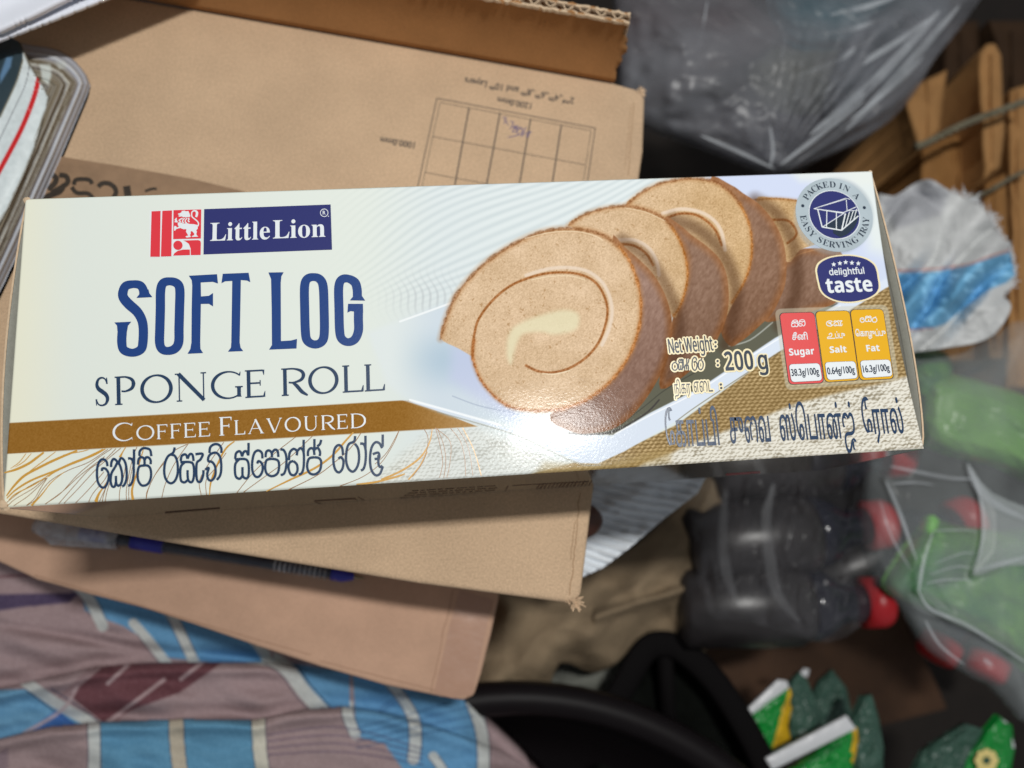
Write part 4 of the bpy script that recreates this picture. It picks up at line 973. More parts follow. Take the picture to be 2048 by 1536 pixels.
# ================================================================== second carton, lower
BZ = -0.060
low = [(-260, 1040), (-120, 1075), (0, 1126), (72, 1160), (180, 1190), (287, 1217), (400, 1254), (513, 1293), (640, 1334), (769, 1371), (880, 1394), (926, 1402), (948, 1392), (962, 1350), (982, 1270), (998, 1195), (1012, 1080), (-260, 940)]
lowc = empty('cardboard_carton', (0, -0.05, -0.24), label='pinkish brown cardboard carton below the kraft carton, with a pen on its lid', cat='cardboard carton')
prism('carton_body', low, BZ - 0.0005, -0.24, M_kraft_pink, lowc, bevel=0.002, seg=3)
PB = Plane('z', BZ - 0.0005); M_crease2 = mat('crease_shade_pinkish', (158, 122, 100), rough=0.9)
k = Ink(PB, 5e-5)
for a, b in (((860, 1385), (905, 1180)), ((935, 1395), (985, 1200)), ((70, 1150), (620, 1310)), ((640, 1322), (900, 1388))):
    k = Ink(PB, 5e-5); k.stroke(wob(a, b, 10, 2.0), 1.6); k.build('drawn_crease', M_crease2, lowc)  # creases drawn flat, their shade carried by the line colour
M_ptape = mat('clear_brown_tape', (176, 138, 116), rough=0.3, spec=0.5, mott=0.06, mscale=60, bump=[(60, 0.5, 0.0012)])
k = Ink(PB, 9e-5); k.poly([(868, 1386), (905, 1396), (945, 1388), (985, 1200), (920, 1180), (900, 1250)]); k.build('packing_tape', M_ptape, lowc)

# ================================================================== ball pen
M_clear = mat('clear_plastic', (215, 218, 225), rough=0.15, spec=0.6, film=(0.42, 200)); M_refill = mat('dark_refill', (30, 34, 60), rough=0.3)
M_pblue = mat('blue_plastic', (44, 48, 160), rough=0.35); M_steel = mat('pen_tip_metal', (150, 140, 120), rough=0.3, metal=1.0)
pz = BZ + 0.0042
pa, pb = at(72, 1051, pz), at(730, 1157, pz); ax = (pb - pa); PL = ax.length; ax.normalize()
pen = empty('ball_pen', tuple((pa + pb) / 2 - Vector((0, 0, 0.0042))), label='slim blue ball pen with a clear cap lying in the gap below the kraft carton', cat='pen')
lathe('refill', pa, ax, [(0.02, 0.0), (0.02, 0.0021), (PL - 0.012, 0.0021), (PL - 0.010, 0.0)], M_refill, pen, 12)
lathe('barrel', pa, ax, [(0.026, 0.0027), (0.05, 0.0029), (PL - 0.03, 0.0028), (PL - 0.012, 0.0024)], mat('smoky_barrel', (110, 116, 124), rough=0.12, film=(0.35, 150)), pen, 16)
lathe('blue_collar', pa, ax, [(0.040, 0.0), (0.040, 0.0032), (0.053, 0.0032), (0.054, 0.0)], M_pblue, pen, 16)
lathe('blue_plug', pa, ax, [(0.019, 0.0), (0.019, 0.0030), (0.030, 0.0030), (0.031, 0.0)], M_pblue, pen, 16)
lathe('tip_cone', pa, ax, [(PL - 0.014, 0.0), (PL - 0.014, 0.0029), (PL - 0.009, 0.0029), (PL - 0.005, 0.0016), (PL - 0.004, 0.0)], M_pblue, pen, 16)
lathe('point', pa, ax, [(PL - 0.005, 0.0010), (PL - 0.001, 0.0005), (PL, 0.0)], M_steel, pen, 10)
lathe('cap', pa, ax, [(0.0, 0.0), (0.0, 0.0030), (0.004, 0.0044), (0.034, 0.0046), (0.035, 0.0040)], M_clear, pen, 18)
relief('cap_clip', [(85, 1075), (120, 1068), (222, 1085), (224, 1098), (150, 1094), (100, 1090)], pz + 0.001, lambda x, y, d: 0.0012 * np.sqrt(np.clip(-d / 8, 0, 1)), M_clear, pen, step=2.5, thick=0.001)
for i in range(11):
    t_0 = PL - 0.038 + i * 0.0021; lathe('grip_ring', pa, ax, [(t_0, 0.0028), (t_0 + 0.0005, 0.0032), (t_0 + 0.0010, 0.0028)], M_clear, pen, 14)

# ================================================================== checked sarong
C1x = np.array([-120, 0, 195, 287, 410, 533, 600, 700, 1100]); C1y = np.array([1392, 1377, 1334, 1326, 1325, 1324, 1336, 1500, 1700])
C2x = np.array([-120, 0, 97, 205, 359, 513, 615, 687, 760, 860, 1000, 1100]); C2y = np.array([1500, 1477, 1454, 1444, 1438, 1439, 1418, 1413, 1422, 1450, 1500, 1560])
def cloth_h(x, y, d):
    a = y - np.interp(x, C1x, C1y); b = y - np.interp(x, C2x, C2y)
    fade1 = 1 - sstep(520, 640, x); fade2 = 1 - sstep(760, 980, x) * 0.7
    h = 0.008 * sstep(-1, 2.5, a) * fade1 + 0.008 * sstep(-1, 2.5, b) * fade2
    h += 0.005 * np.exp(-((a - 16) / 13) ** 2) * (a > 0) * fade1 + 0.005 * np.exp(-((b - 15) / 13) ** 2) * (b > 0) * fade2 - 0.004 * np.exp(-((a + 12) / 16) ** 2) * (a < 0) * fade1 - 0.004 * np.exp(-((b + 12) / 16) ** 2) * (b < 0) * fade2
    h += 0.015 * (fbm(x / 170 + y / 400, y / 58 - x / 230, 61, 2) - 0.5) + 0.0012 * (fbm(x / 40, y / 22, 66) - 0.5)
    h -= 0.004 * np.exp(-((y - np.interp(x, [0, 300, 600], [1250, 1300, 1330])) / 12.0) ** 2)
    h -= 0.020 * sstep(-60, 0, d) * sstep(850, 1000, x)
    return h
def cz(pts): return [(x / 1.95, 980 + y / 1.95) for x, y in pts]
MAU, BLU, WHT, MAR, PUR, LIN = (164, 143, 145), (102, 154, 194), (196, 200, 198), (112, 74, 80), (72, 62, 92), (56, 62, 84)
def cloth_c(x, y, d):
    LA = [Art(x, y, MAU), Art(x, y, MAU), Art(x, y, (160, 140, 141))]; a = LA[0]
    def P(q, c, al=1.0, s=1.2): a.poly(cz(q), c, al, s)
    def Ls(q, w, c, al=1.0): a.line(cz(q), w / 1.95, c, al, 1.0)
    # upper layer
    P([(320, 380), (400, 380), (660, 480), (1010, 590), (1100, 700), (660, 655), (560, 580), (480, 530), (400, 500), (330, 470)], BLU)
    P([(-200, 410), (100, 405), (310, 400), (270, 440), (100, 455), (-200, 500)], PUR, .85, 3); Ls([(-100, 345), (60, 335), (150, 330)], 10, MAR, .7)
    Ls([(130, 455), (230, 420), (320, 405)], 5, PUR, .6); Ls([(90, 450), (200, 415)], 3, PUR, .6)
    Ls([(290, 360), (345, 420), (400, 530)], 44, WHT); Ls([(318, 380), (372, 420), (415, 505)], 3, LIN); Ls([(280, 395), (318, 430), (352, 490)], 3, LIN)
    Ls([(520, 520), (590, 600), (700, 740)], 38, WHT); Ls([(535, 560), (580, 625), (620, 670)], 3, LIN, .8); Ls([(640, 440), (700, 550), (790, 740)], 42, WHT); Ls([(640, 470), (678, 550), (722, 645)], 3, LIN); Ls([(700, 500), (728, 560), (768, 645)], 3, LIN)
    Ls([(985, 580), (1020, 620), (1060, 700)], 42, WHT)
    # the middle fold
    a = LA[1]
    P([(-200, 782), (140, 776), (330, 900), (390, 930), (-200, 990)], (108, 158, 192)); Ls([(60, 720), (130, 770), (250, 850), (460, 960)], 42, WHT); Ls([(100, 780), (210, 860), (310, 930)], 4, LIN); Ls([(200, 775), (300, 840), (400, 915)], 4, LIN)
    P([(400, 690), (520, 677), (870, 668), (830, 700), (700, 790), (480, 870), (400, 905), (270, 800)], MAR, 1, 2); P([(80, 950), (160, 900), (220, 860), (300, 915), (250, 935)], (60, 100, 170), .8, 2)
    for q in ([(500, 682), (420, 755)], [(790, 672), (705, 738)], [(640, 740), (420, 905)], [(300, 770), (240, 860), (90, 950)]): Ls(q, 14, (190, 170, 172), .85)
    for q in ([(360, 690), (230, 810)], [(380, 690), (255, 800)], [(600, 790), (450, 900)]): Ls(q, 4, MAR, .6)
    Ls([(1155, 690), (1480, 755)], 2, LIN, .4)
    P([(1110, 672), (1300, 700), (1500, 745), (1640, 780), (1800, 850), (1900, 960), (2000, 1100), (1640, 1100), (1600, 870), (1400, 845), (1260, 855)], BLU, 1, 2)
    Ls([(900, 640), (1050, 660), (1120, 700), (1190, 790), (1265, 870)], 56, WHT); Ls([(1150, 680), (1220, 770), (1295, 855)], 4, LIN); Ls([(1030, 675), (1095, 720), (1160, 810), (1220, 870)], 3, LIN)
    # front layer
    a = LA[2]
    P([(388, 800), (980, 800), (1010, 1200), (400, 1200)], (98, 150, 182)); P([(1370, 620), (1850, 700), (1870, 1200), (1650, 1200), (1500, 990), (1390, 960)], BLU, 1, 2)
    P([(1890, 900), (2200, 1000), (2200, 1300), (1900, 1300)], MAU)
    for q, w, c in (([(360, 800), (368, 1000), (366, 1120)], 46, WHT), ([(684, 800), (690, 980), (705, 1120)], 56, (188, 178, 160)), ([(1006, 800), (1012, 1000), (1030, 1120)], 52, (205, 202, 188)), ([(1354, 838), (1360, 890), (1385, 950)], 44, WHT),
                    ([(1470, 690), (1560, 800), (1612, 890), (1620, 980), (1612, 1050)], 46, WHT), ([(1820, 780), (1880, 950), (1885, 1120)], 46, WHT), ([(1690, 1040), (1720, 1080), (1740, 1130)], 40, WHT)):
        Ls(q, w, c)
        for o_ in (-1, 1): Ls([(px_ + o_ * (w / 2 + 2), py_) for px_, py_ in q], 3.2, LIN, .9)
    for j in range(4): Ls([(1045, 955 + j * 26), (1330, 925 + j * 32), (1650, 1010 + j * 20)], 4, PUR, .7); Ls([(1390, 930 + j * 26), (1650, 860 + j * 30), (1850, 800 + j * 40)], 4, (44, 70, 110), .6)
    for j in range(3): Ls([(1480, 850 + j * 12), (1600, 770 + j * 14), (1700, 730 + j * 22)], 4, (44, 70, 110), .5)
    for j in range(5): Ls([(-40, 1060 + j * 14), (30, 1010 + j * 16)], 5, PUR, .6)
    C = LA[0].C; m1 = ((y > np.interp(x, C1x, C1y)) | (x > 548))[..., None]; C = np.where(m1, LA[1].C, C); m2 = ((y > np.interp(x, C2x, C2y)) | (x > 700))[..., None]; a.C = np.where(m2, LA[2].C, C)
    th = (vnoise(x / 1.7, y / 1.7, 71) - 0.5)[..., None] * 22 + (vnoise(x / 26, y / 3.0, 73) - .5)[..., None] * 5
    a.C += th
    return a.linear()
M_cloth = mat('woven_cotton', attr=True, rough=0.9, spec=0.1, bump=[(1800, 0.3, 0.0002)])
relief('sarong', [(-120, 1095), (0, 1108), (80, 1142), (290, 1196), (520, 1272), (770, 1350), (900, 1385), (940, 1412), (990, 1466), (1050, 1522), (1110, 1590), (1150, 1680), (-120, 1680)], -0.118, cloth_h, M_cloth, step=2.2, colfn=cloth_c, thick=0.06,
       label='blue, mauve and white checked cotton sarong in loose folds', cat='cloth')

# ================================================================== notebook and paper
M_pages = mat('page_edges', attr=True, rough=0.8); M_cover = mat('worn_laminated_cover', attr=True, rough=0.32, spec=0.5, bump=[(120, 0.3, 0.0006)])
nb_ = empty('notebook', tuple(at(20, 300, 0)), label='worn thick notebook with red stripe and dark teal band on its cover', cat='notebook')
out_ = [(-140, 60), (20, 78), (43, 86), (64, 90), (97, 95), (118, 101), (137, 112), (152, 124), (163, 137), (172, 150), (178, 167), (172, 186), (116, 318), (84, 390), (40, 490), (0, 575), (-140, 860)]
edge_ = [(40, 84), (60, 128), (80, 160), (99, 193), (92, 222), (84, 245), (68, 300), (50, 345), (20, 410), (-40, 520), (-140, 700)]
outp = out_[2:]
def pg_h(x, y, d):
    dd, _ = ldist(outp, x, y)
    return 0.0008 + 0.0135 * np.clip(dd / 52, 0, 1) ** 0.8 + 0.0006 * np.sin(dd * 0.55) * np.clip(dd / 10, 0, 1)
def pg_c(x, y, d):
    dd, s_ = ldist(outp, x, y); dd = dd + 7 * (fbm(x / 22, y / 40, 88) - .5) * np.clip(dd / 20, 0, 1); a = Art(x, y, (178, 182, 192))
    n = vnoise(dd / 2.4, s_ * 5, 81); a.C += (n[..., None] - .5) * 44
    a.mix(sstep(18, 30, dd) * (0.35 + .65 * vnoise(dd / 5.0, s_ * 4, 84)), (120, 108, 86))
    a.mix((np.abs(dd - 14) < 2) * .5, (214, 216, 214)); a.mix((np.abs(dd - 36) < 2.2) * .7, (206, 208, 200)); a.mix((np.abs(dd - 29) < 1.5) * .6, (88, 76, 56)); a.mix((np.abs(dd - 44) < 1.6) * .6, (84, 74, 58))
    a.poly([(80, 128), (101, 128), (103, 150), (97, 170), (84, 160)], (208, 216, 212), .9, 3); a.poly([(110, 122), (130, 124), (134, 136), (118, 138)], (200, 206, 202), .8, 4)
    return a.linear()
relief('page_block', out_, 0.0003, pg_h, M_pages, nb_, step=2.4, colfn=pg_c, thick=0.0002)
def cv_c(x, y, d):
    a = Art(x, y, (214, 224, 226)); a.C += (fbm(x / 9, y / 9, 90)[..., None] - .5) * 26
    f = lambda q: [(p[0] / 4.655, p[1] / 4.655) for p in q]
    a.poly(f([(-400, 340), (60, 335), (170, 380), (210, 440), (212, 560), (160, 740), (90, 900), (10, 1060), (-400, 1750)]), (48, 64, 72), 1, 1.5)
    a.line(f([(212, 560), (160, 740), (90, 900), (0, 1090)]), 3.0, (122, 116, 96), .9); a.poly(f([(60, 530), (115, 530), (100, 620), (0, 780), (0, 700)]), (110, 150, 190), .8, 3)
    a.line(f([(275, 600), (235, 790), (120, 1040), (0, 1290), (-100, 1500)]), 1.3, (80, 80, 88), .9)
    a.line(f([(362, 720), (330, 860), (275, 1020), (190, 1220), (60, 1470), (-100, 1760)]), 9.4, (206, 30, 34), 1)
    a.line(f([(258, 1000), (290, 1050)]), 1.4, (240, 190, 190), .7); a.line(f([(330, 830), (352, 850)]), 1.0, (240, 190, 190), .7)
    dd, s_ = ldist(edge_, x, y); a.mix((1 - sstep(0, 3.5 + 3 * vnoise(s_ * 60, s_ * 0, 92), dd)) * .85, (82, 72, 54))
    return a.linear()
relief('cover', [(-140, 58)] + [(20, 74)] + edge_, 0.0150, lambda x, y, d: 0.0010 * sstep(0, 1, -d / 30), M_cover, nb_, step=2.2, colfn=cv_c, thick=0.0004)
M_paper = mat('white_paper', (232, 236, 246), rough=0.7, bump=[(25, 0.4, 0.003)])
def pz_(off): return lambda x, y, d: 0.0012 * np.cos(np.clip(-d / 26, 0, 3) * 2.2) + off
relief('paper_sheet', [(-160, 140), (0, 78), (100, 40), (200, 0), (300, -40), (410, -84), (385, -120), (300, -320), (-160, -200)], 0.0255, pz_(0), M_paper, step=5, thick=0.0003, label='lower of two white sheets of paper at the top left, its long edge showing', cat='paper', group='white paper sheets')
relief('paper_sheet', [(-160, 122), (0, 58), (62, 30), (122, 0), (200, -34), (340, -95), (260, -320), (-160, -200)], 0.0290, pz_(0.0008), M_paper, step=5, thick=0.0003, label='upper white sheet of paper at the top left, lying over another sheet', cat='paper', group='white paper sheets')

# ================================================================== things below, to the right
FLOOR = -0.42
M_floor = mat('dim_floor', (34, 27, 22), rough=0.85, mott=0.4, mscale=9, bump=[(60, 0.5, 0.003)])  # colour darkened to stand in for the shade down here
V = [(-3, -3, FLOOR), (3, -3, FLOOR), (3, 3, FLOOR), (-3, 3, FLOOR)]
tag(obj('floor', V, [(0, 1, 2, 3)], M_floor), kind='structure')
def cushion(h, w, p=0.5): return lambda x, y, d: h * np.clip(-d / w, 0, 1) ** p
def fold(h, w, wr, sx, sy, seed, ang=0.0):
    ca, sa = math.cos(ang), math.sin(ang)
    return lambda x, y, d: h * np.clip(-d / w, 0, 1) ** 0.55 + wr * (fbm((x * ca + y * sa) / sx, (-x * sa + y * ca) / sy, seed) - 0.5) * np.clip(-d / 14, 0, 1)

# -- kraft paper bags, top right
def kmat(n, c): return mat(n, c, rough=0.8, spec=0.25, mott=0.12, mscale=40, bump=[(30, 0.6, 0.003), (400, .2, .0004)])
K1, K2, K3 = kmat('tan_kraft_paper', (164, 122, 76)), kmat('ochre_kraft_paper', (144, 103, 58)), kmat('shaded_kraft_paper', (58, 40, 24))  # third tone is kraft with the shade of the gaps in its colour
KB = [([(1806, 205), (1832, 168), (1895, 138), (1888, 200), (1880, 262), (1836, 306)], -0.150, K1, 'tan folded kraft paper bag beside the grey plastic bag, above the rope'),
      ([(1840, 296), (1900, 272), (1952, 252), (1962, 330), (1955, 430), (1992, 560), (1992, 720), (1850, 730), (1838, 420)], -0.165, K2, 'wide folded kraft paper bag directly behind the frayed woven sack'),
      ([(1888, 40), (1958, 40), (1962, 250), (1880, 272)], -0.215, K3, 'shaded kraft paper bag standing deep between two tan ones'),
      ([(1955, 108), (1972, 88), (1990, 86), (2003, 110), (2006, 200), (2011, 262), (2000, 336), (1965, 362), (1958, 250)], -0.140, K1, 'narrow upright kraft paper bag crossed by the rope near the right edge'),
      ([(2012, 240), (2018, 180), (2080, 160), (2080, 780), (2006, 780), (2020, 470)], -0.155, K1, 'tall kraft paper bag cut by the right edge of the photo'),
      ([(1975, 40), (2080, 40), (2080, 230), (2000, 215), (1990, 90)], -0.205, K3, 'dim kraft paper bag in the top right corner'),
      ([(1968, 366), (2012, 345), (2018, 470), (2006, 720), (1975, 720), (1960, 440)], -0.150, K2, 'kraft paper bag between the woven sack and the right edge, under the thin twine'),
      ([(1700, 240), (1806, 210), (1846, 330), (1850, 420), (1700, 420)], -0.280, K3, 'shaded kraft paper bag far down behind the corner of the sponge roll carton')]
for i, (q, z, m, lb) in enumerate(KB):
    r_ = empty('paper_bag', tuple(at(*np.mean(q, axis=0), z - 0.10)), label=lb, cat='paper bag', group='folded kraft paper bags')
    relief('bag_body', rquad(q, 4, 2), z, fold(0.004, 8, 0.007, 60, 26, 100 + i, 1.45), m, r_, step=4, thick=0.10)
    cx_, cy_ = np.mean(q, axis=0)
    relief('folded_edge', [(cx_ - 3, min(p[1] for p in q) + 22), (cx_ + 4, min(p[1] for p in q) + 22), (cx_ + 6, max(p[1] for p in q) - 22), (cx_ - 1, max(p[1] for p in q) - 22)], z + 0.0048, lambda x, y, d: 0.0012 * np.clip(-d / 3, 0, 1), m, r_, step=2.5, thick=0.003)
M_rope = mat('grey_green_rope', (118, 112, 92), rough=0.95, mott=0.35, mscale=900, bump=[(900, 0.9, 0.0015)])
def rope(name, q, z, r, lb):
    pts = smooth(q, 10); pts = [at(x, y, z + 0.003 * math.sin(i * .35)) for i, (x, y) in enumerate(pts)]
    root = empty(name, tuple(pts[0]), label=lb, cat='rope')
    for s in range(3):
        P = []
        for i, p in enumerate(pts):
            a = i * 0.8 + s * 2.094; P.append(p + Vector((0, math.cos(a), math.sin(a))) * r * .5)
        tube('strand', P, r * .62, M_rope, root, 7)
rope('rope', [(1832, 292), (1850, 288), (1900, 262), (1950, 240), (2000, 222), (2070, 196)], -0.118, 0.0022, 'grey-green rope slanting across the kraft paper bags')
rope('twine', [(1925, 402), (1955, 392), (1985, 378), (2030, 352), (2070, 335)], -0.136, 0.0014, 'thin twine just above the frayed woven sack')

# -- woven plastic sack, frayed
sackp = [(1748, 400), (1790, 392), (1830, 366), (1860, 358), (1885, 372), (1905, 384), (1935, 398), (1962, 412), (1982, 438), (1996, 462), (2012, 484), (2022, 505), (2030, 545), (2024, 572), (2006, 590), (2020, 604), (2021, 622), (2004, 652), (1985, 672), (1950, 686), (1900, 694), (1840, 702), (1790, 700), (1760, 560)]
def sack_c(x, y, d):
    a = Art(x, y, (204, 206, 206)); a.C += (fbm(x / 26, y / 20, 121)[..., None] - .5) * 34
    a.poly([(1760, 400), (1810, 380), (1862, 356), (1900, 385), (1880, 430), (1850, 440), (1790, 460)], (150, 152, 160), .6, 10)
    a.poly([(1750, 548), (1806, 546), (1880, 543), (1940, 530), (1985, 515), (2022, 503), (2032, 548), (2012, 566), (1980, 578), (1930, 615), (1890, 648), (1860, 658), (1750, 660)], lambda x, y, d: np.array((104, 166, 206)) + sstep(.55, .8, fbm(x / 14, y / 10, 127))[..., None] * 50, 1, 2)
    a.line([(1750, 542), (1840, 540), (1930, 530), (1985, 511), (2022, 500)], 3.0, (190, 104, 100), .8); a.line([(1750, 662), (1820, 660), (1866, 656)], 3.0, (190, 104, 100), .7)
    wv_ = 0.5 + 0.5 * np.sin(x * 0.95) * np.sin(y * 0.95 + x * .1); a.C += (wv_[..., None] - .5) * 26
    return a.linear()
M_sack = mat('woven_plastic', attr=True, rough=0.5, spec=0.3, bump=[(500, 0.12, 0.0005)])
rt = empty('woven_sack', tuple(at(1900, 560, -0.12)), label='frayed white woven plastic sack with a blue band, right of the sponge roll carton', cat='woven sack')
relief('sack_cloth', smooth(sackp, 3, True), -0.10, lambda x, y, d: 0.010 * np.clip(-d / 90, 0, 1) + 0.045 * np.abs(fbm(x / 75 + y / 90, y / 95 - x / 160, 125, 1) - .5) + .003 * (fbm(x / 22, y / 22, 126) - .5), M_sack, rt, step=2.6, colfn=sack_c, thick=0.002, smooth_bottom=False)
M_thread = mat('loose_threads', (196, 200, 204), rough=0.6)
qq = random.Random(9)
V = []; F = []
for i, p in enumerate(smooth(sackp[5:15], 9)):
    for j in range(2):
        a = at(p[0] + qq.uniform(-3, 3), p[1] + qq.uniform(-3, 3), -0.097); L = qq.uniform(.001, .0035) * (2.6 if 1925 < p[0] < 1950 or abs(p[0] - 1980) < 6 else 1)
        an = qq.gauss(0.7, .6) if p[1] > 400 else qq.gauss(1.5, .4); d = Vector((math.cos(an), math.sin(an), qq.uniform(-.2, .5))); s = Vector((-d.y, d.x, 0)) * 0.0005
        b = len(V); V += [tuple(a - s), tuple(a + s), tuple(a + d * L)]; F.append((b, b + 1, b + 2))
tag(obj('frayed_threads', V, F, M_thread, rt), kind='stuff')

# -- big grey plastic bag, top
bag = empty('plastic_bag', tuple(at(1560, 120, -0.19)), label='large cloudy grey plastic bag of packets hanging at the top of the photo', cat='plastic bag')
M_film = mat('cloudy_film', (126, 128, 134), rough=0.35, spec=0.5, film=(0.42, 10), bump=[(14, 0.3, 0.010)], stretch=(1, 2.2, 1))
bp = smooth([(1215, -60), (1236, 60), (1240, 180), (1262, 236), (1312, 264), (1380, 287), (1450, 314), (1520, 342), (1562, 346), (1620, 326), (1700, 292), (1782, 240), (1834, 180), (1870, 120), (1918, 60), (1968, -10), (2010, -70)], 3)
def bag_h(x, y, d):
    an = np.arctan2(y - 360, x - 1540); w = np.sin(an * 34 + 3 * fbm(x / 90, y / 90, 131)) * np.exp(-((an + 0.75) / 0.5) ** 2)
    return 0.030 * np.clip(-d / 130, 0, 1) ** .6 + 0.0035 * w * np.clip(-d / 30, 0, 1) + 0.010 * (fbm(x / 80, y / 60, 133) - .5) * np.clip(-d / 30, 0, 1)
relief('film', bp, -0.105, bag_h, M_film, bag, step=4, thick=0.0015, smooth_bottom=False)
def packet(q, z, c, nm, parent=None, h=0.008, seed=0, lab=None, cat=None, gloss=0.35, c2=None, grp=None):
    m = mat(nm + '_film', c, rough=gloss, spec=0.5, mott=0.2, mscale=25, bump=[(22, 0.7, 0.006)], col2=c2)
    return relief(nm, smooth(q, 3, True), z, fold(h, 30, 0.006, 50, 18, seed, 0.5), m, parent, step=5, thick=0.006, **(dict(label=lab, cat=cat) if lab else {}), **(dict(group=grp) if grp else {}))
G_ = 'packets inside the cloudy grey bag'
packet([(1240, -40), (1420, -50), (1520, 20), (1560, 70), (1480, 130), (1330, 200), (1250, 190)], -0.128, (104, 62, 60), 'snack_packet', None, .008, 141, 'dull maroon packet seen through the grey bag, left side', 'packet', .35, (84, 66, 60), G_)
packet([(1560, -50), (1800, -50), (1800, 30), (1740, 80), (1620, 90), (1560, 50)], -0.135, (54, 124, 140), 'snack_packet', None, .008, 143, 'teal packet seen through the grey bag near its top', 'packet', .3, (160, 180, 190), G_)
packet([(1500, 110), (1600, 90), (1760, 90), (1740, 160), (1640, 230), (1520, 210)], -0.145, (150, 152, 140), 'snack_packet', None, .008, 145, 'pale packet with a dark label seen through the middle of the grey bag', 'packet', .3, (120, 126, 118), G_)
packet([(1700, 60), (1870, -40), (1900, 20), (1840, 130), (1760, 200), (1660, 240)], -0.132, (176, 184, 196), 'snack_packet', None, .012, 147, 'whitish crinkled packet along the right side of the grey bag', 'packet', .2, (96, 120, 130), G_)
packet([(1270, 200), (1400, 190), (1560, 215), (1690, 230), (1600, 310), (1540, 325), (1400, 280)], -0.150, (92, 84, 92), 'snack_packet', None, .008, 149, 'plum grey packet at the bottom of the grey bag', 'packet', .35, (70, 70, 84), G_)
k = Ink(Plane('z', -0.0995), 0); 

# -- white ribbed sheet, jute, grey cloth
M_rib = mat('ribbed_white_plastic', (224, 230, 236), rough=0.45, spec=0.4)
relief('ribbed_sheet', [(1120, 955), (1425, 930), (1396, 986), (1330, 1036), (1262, 1094), (1206, 1136), (1160, 1156), (1120, 1120)], -0.062,
       lambda x, y, d: 0.0010 * np.sin((y - 0.32 * x + 12 * np.sin(x / 70)) / 2.6) + 0.010 * (fbm(x / 70, y / 50, 151) - .5), M_rib, step=2.6, thick=0.002, smooth_bottom=False, label='pale ribbed plastic sheet showing right of the kraft carton corner', cat='plastic sheet')
M_skin = mat('dark_brown_gloss', (92, 60, 50), rough=0.45, mott=0.1)
relief('knob', [(1158 + 48 * math.cos(t) , 1042 + 38 * math.sin(t)) for t in np.linspace(0, 2 * math.pi, 25)[:-1]], -0.04, lambda x, y, d: 0.010 * np.sqrt(np.clip(-d / 30, 0, 1)), M_skin, step=3, thick=0.012, label='dark brown rounded end poking out beside the right edge of the kraft carton', cat='knob')
M_jute = mat('jute', (146, 128, 104), rough=0.95, spec=0.1, mott=0.18, mscale=30, bump=[(900, 0.8, 0.001), (50, 0.6, 0.004)])
relief('jute_sack', smooth([(960, 1170), (1100, 1160), (1200, 1130), (1290, 1080), (1390, 975), (1440, 935), (1448, 1010), (1436, 1130), (1416, 1180), (1400, 1235), (1412, 1300), (1392, 1350), (1345, 1290), (1295, 1268), (1232, 1328), (1180, 1346), (1120, 1326), (1080, 1400), (950, 1420)], 3, True), -0.190,
       lambda x, y, d: 0.022 * np.clip(-d / 70, 0, 1) ** .6 + 0.026 * (fbm(x / 90 + y / 150, y / 80 - x / 300, 161, 2) - .5) + 0.010 * np.exp(-((y - 1215 + .3 * (x - 1250)) / 12) ** 2) * (x > 1190), M_jute, step=3, thick=0.02,
       label='dirty tan jute sack with a puckered neck, below the ribbed sheet', cat='sack')
M_gcl = mat('grey_cloth', (122, 124, 116), rough=0.9, mott=0.15, mscale=30, bump=[(700, .4, .0006)])
relief('grey_cloth', smooth([(1040, 1400), (1120, 1340), (1200, 1310), (1290, 1262), (1345, 1290), (1300, 1400), (1240, 1450), (1100, 1460)], 3, True), -0.235, fold(.012, 40, .014, 60, 40, 171), M_gcl, step=4, thick=0.01, label='grey cloth patch between the jute sack and the black basin', cat='cloth')
M_dk = mat('dark_cardboard', (74, 50, 32), rough=0.85, mott=0.3, mscale=20, bump=[(40, .4, .003)])
prism('cardboard_box', [(1385, 1180), (1800, 1200), (1900, 1420), (1700, 1470), (1500, 1440), (1395, 1420)], -0.33, FLOOR + .001, M_dk, None, bevel=0.004, label='dark brown cardboard box deep below the bottles', cat='cardboard box')

# -- shrink wrapped cola bottles
M_cola = mat('dark_cola', (16, 13, 17), rough=0.16, spec=0.35); M_cap = mat('red_cap', (196, 38, 46), rough=0.35); M_navyb = mat('navy_label', (30, 33, 48), rough=0.55, mott=.2, mscale=30); M_labr = mat('red_label', (150, 30, 34), rough=0.4)
M_bodyd = mat('wrapped_bottle_body', (44, 41, 42), rough=.35, mott=.35, mscale=40, bump=[(30, .4, .003)]); M_shoulder = mat('dark_glossy_bottle', (20, 22, 36), rough=.12, spec=.5)
def bottle(px, py, z, lb, ang=0.0, band=True):
    p = at(px, py, z); root = empty('cola_bottle', (p.x, p.y, z - 0.025), label=lb, cat='bottle', group='shrink wrapped cola bottles')
    ax_ = Vector((math.cos(ang), math.sin(ang), 0.05)); L = 0.125; q0 = p - ax_ * L
    lathe('bottle_body', q0, ax_, [(0, 0), (0, .018), (.004, .0235), (.05, .0245), (.070, .0238), (.076, .0205), (.078, .0)], M_bodyd, root, 26)
    lathe('bottle_shoulder', q0, ax_, [(.074, 0), (.074, .0200), (.080, .0212), (.087, .0190), (.094, .0140), (.100, .0115), (.111, .0110), (.112, 0)], M_shoulder, root, 30)
    if False: lathe('label_band', q0, ax_, [(.022, .0247), (.023, .0252), (.052, .0250), (.053, .0245)], M_navyb, root, 26)
    lathe('cap', q0, ax_, [(.110, 0), (.110, .0148), (.1215, .0146), (.1245, .0130), (.1255, .009), (.126, 0)], M_cap, root, 26)
    V = []; F = []
    return root
bottle(1780, 1046, -0.170, 'cola bottle of the pack whose red cap shows inside the clear bag', .05)
bottle(1775, 1204, -0.172, 'cola bottle of the pack whose red cap stands clear of the bag', -.05)
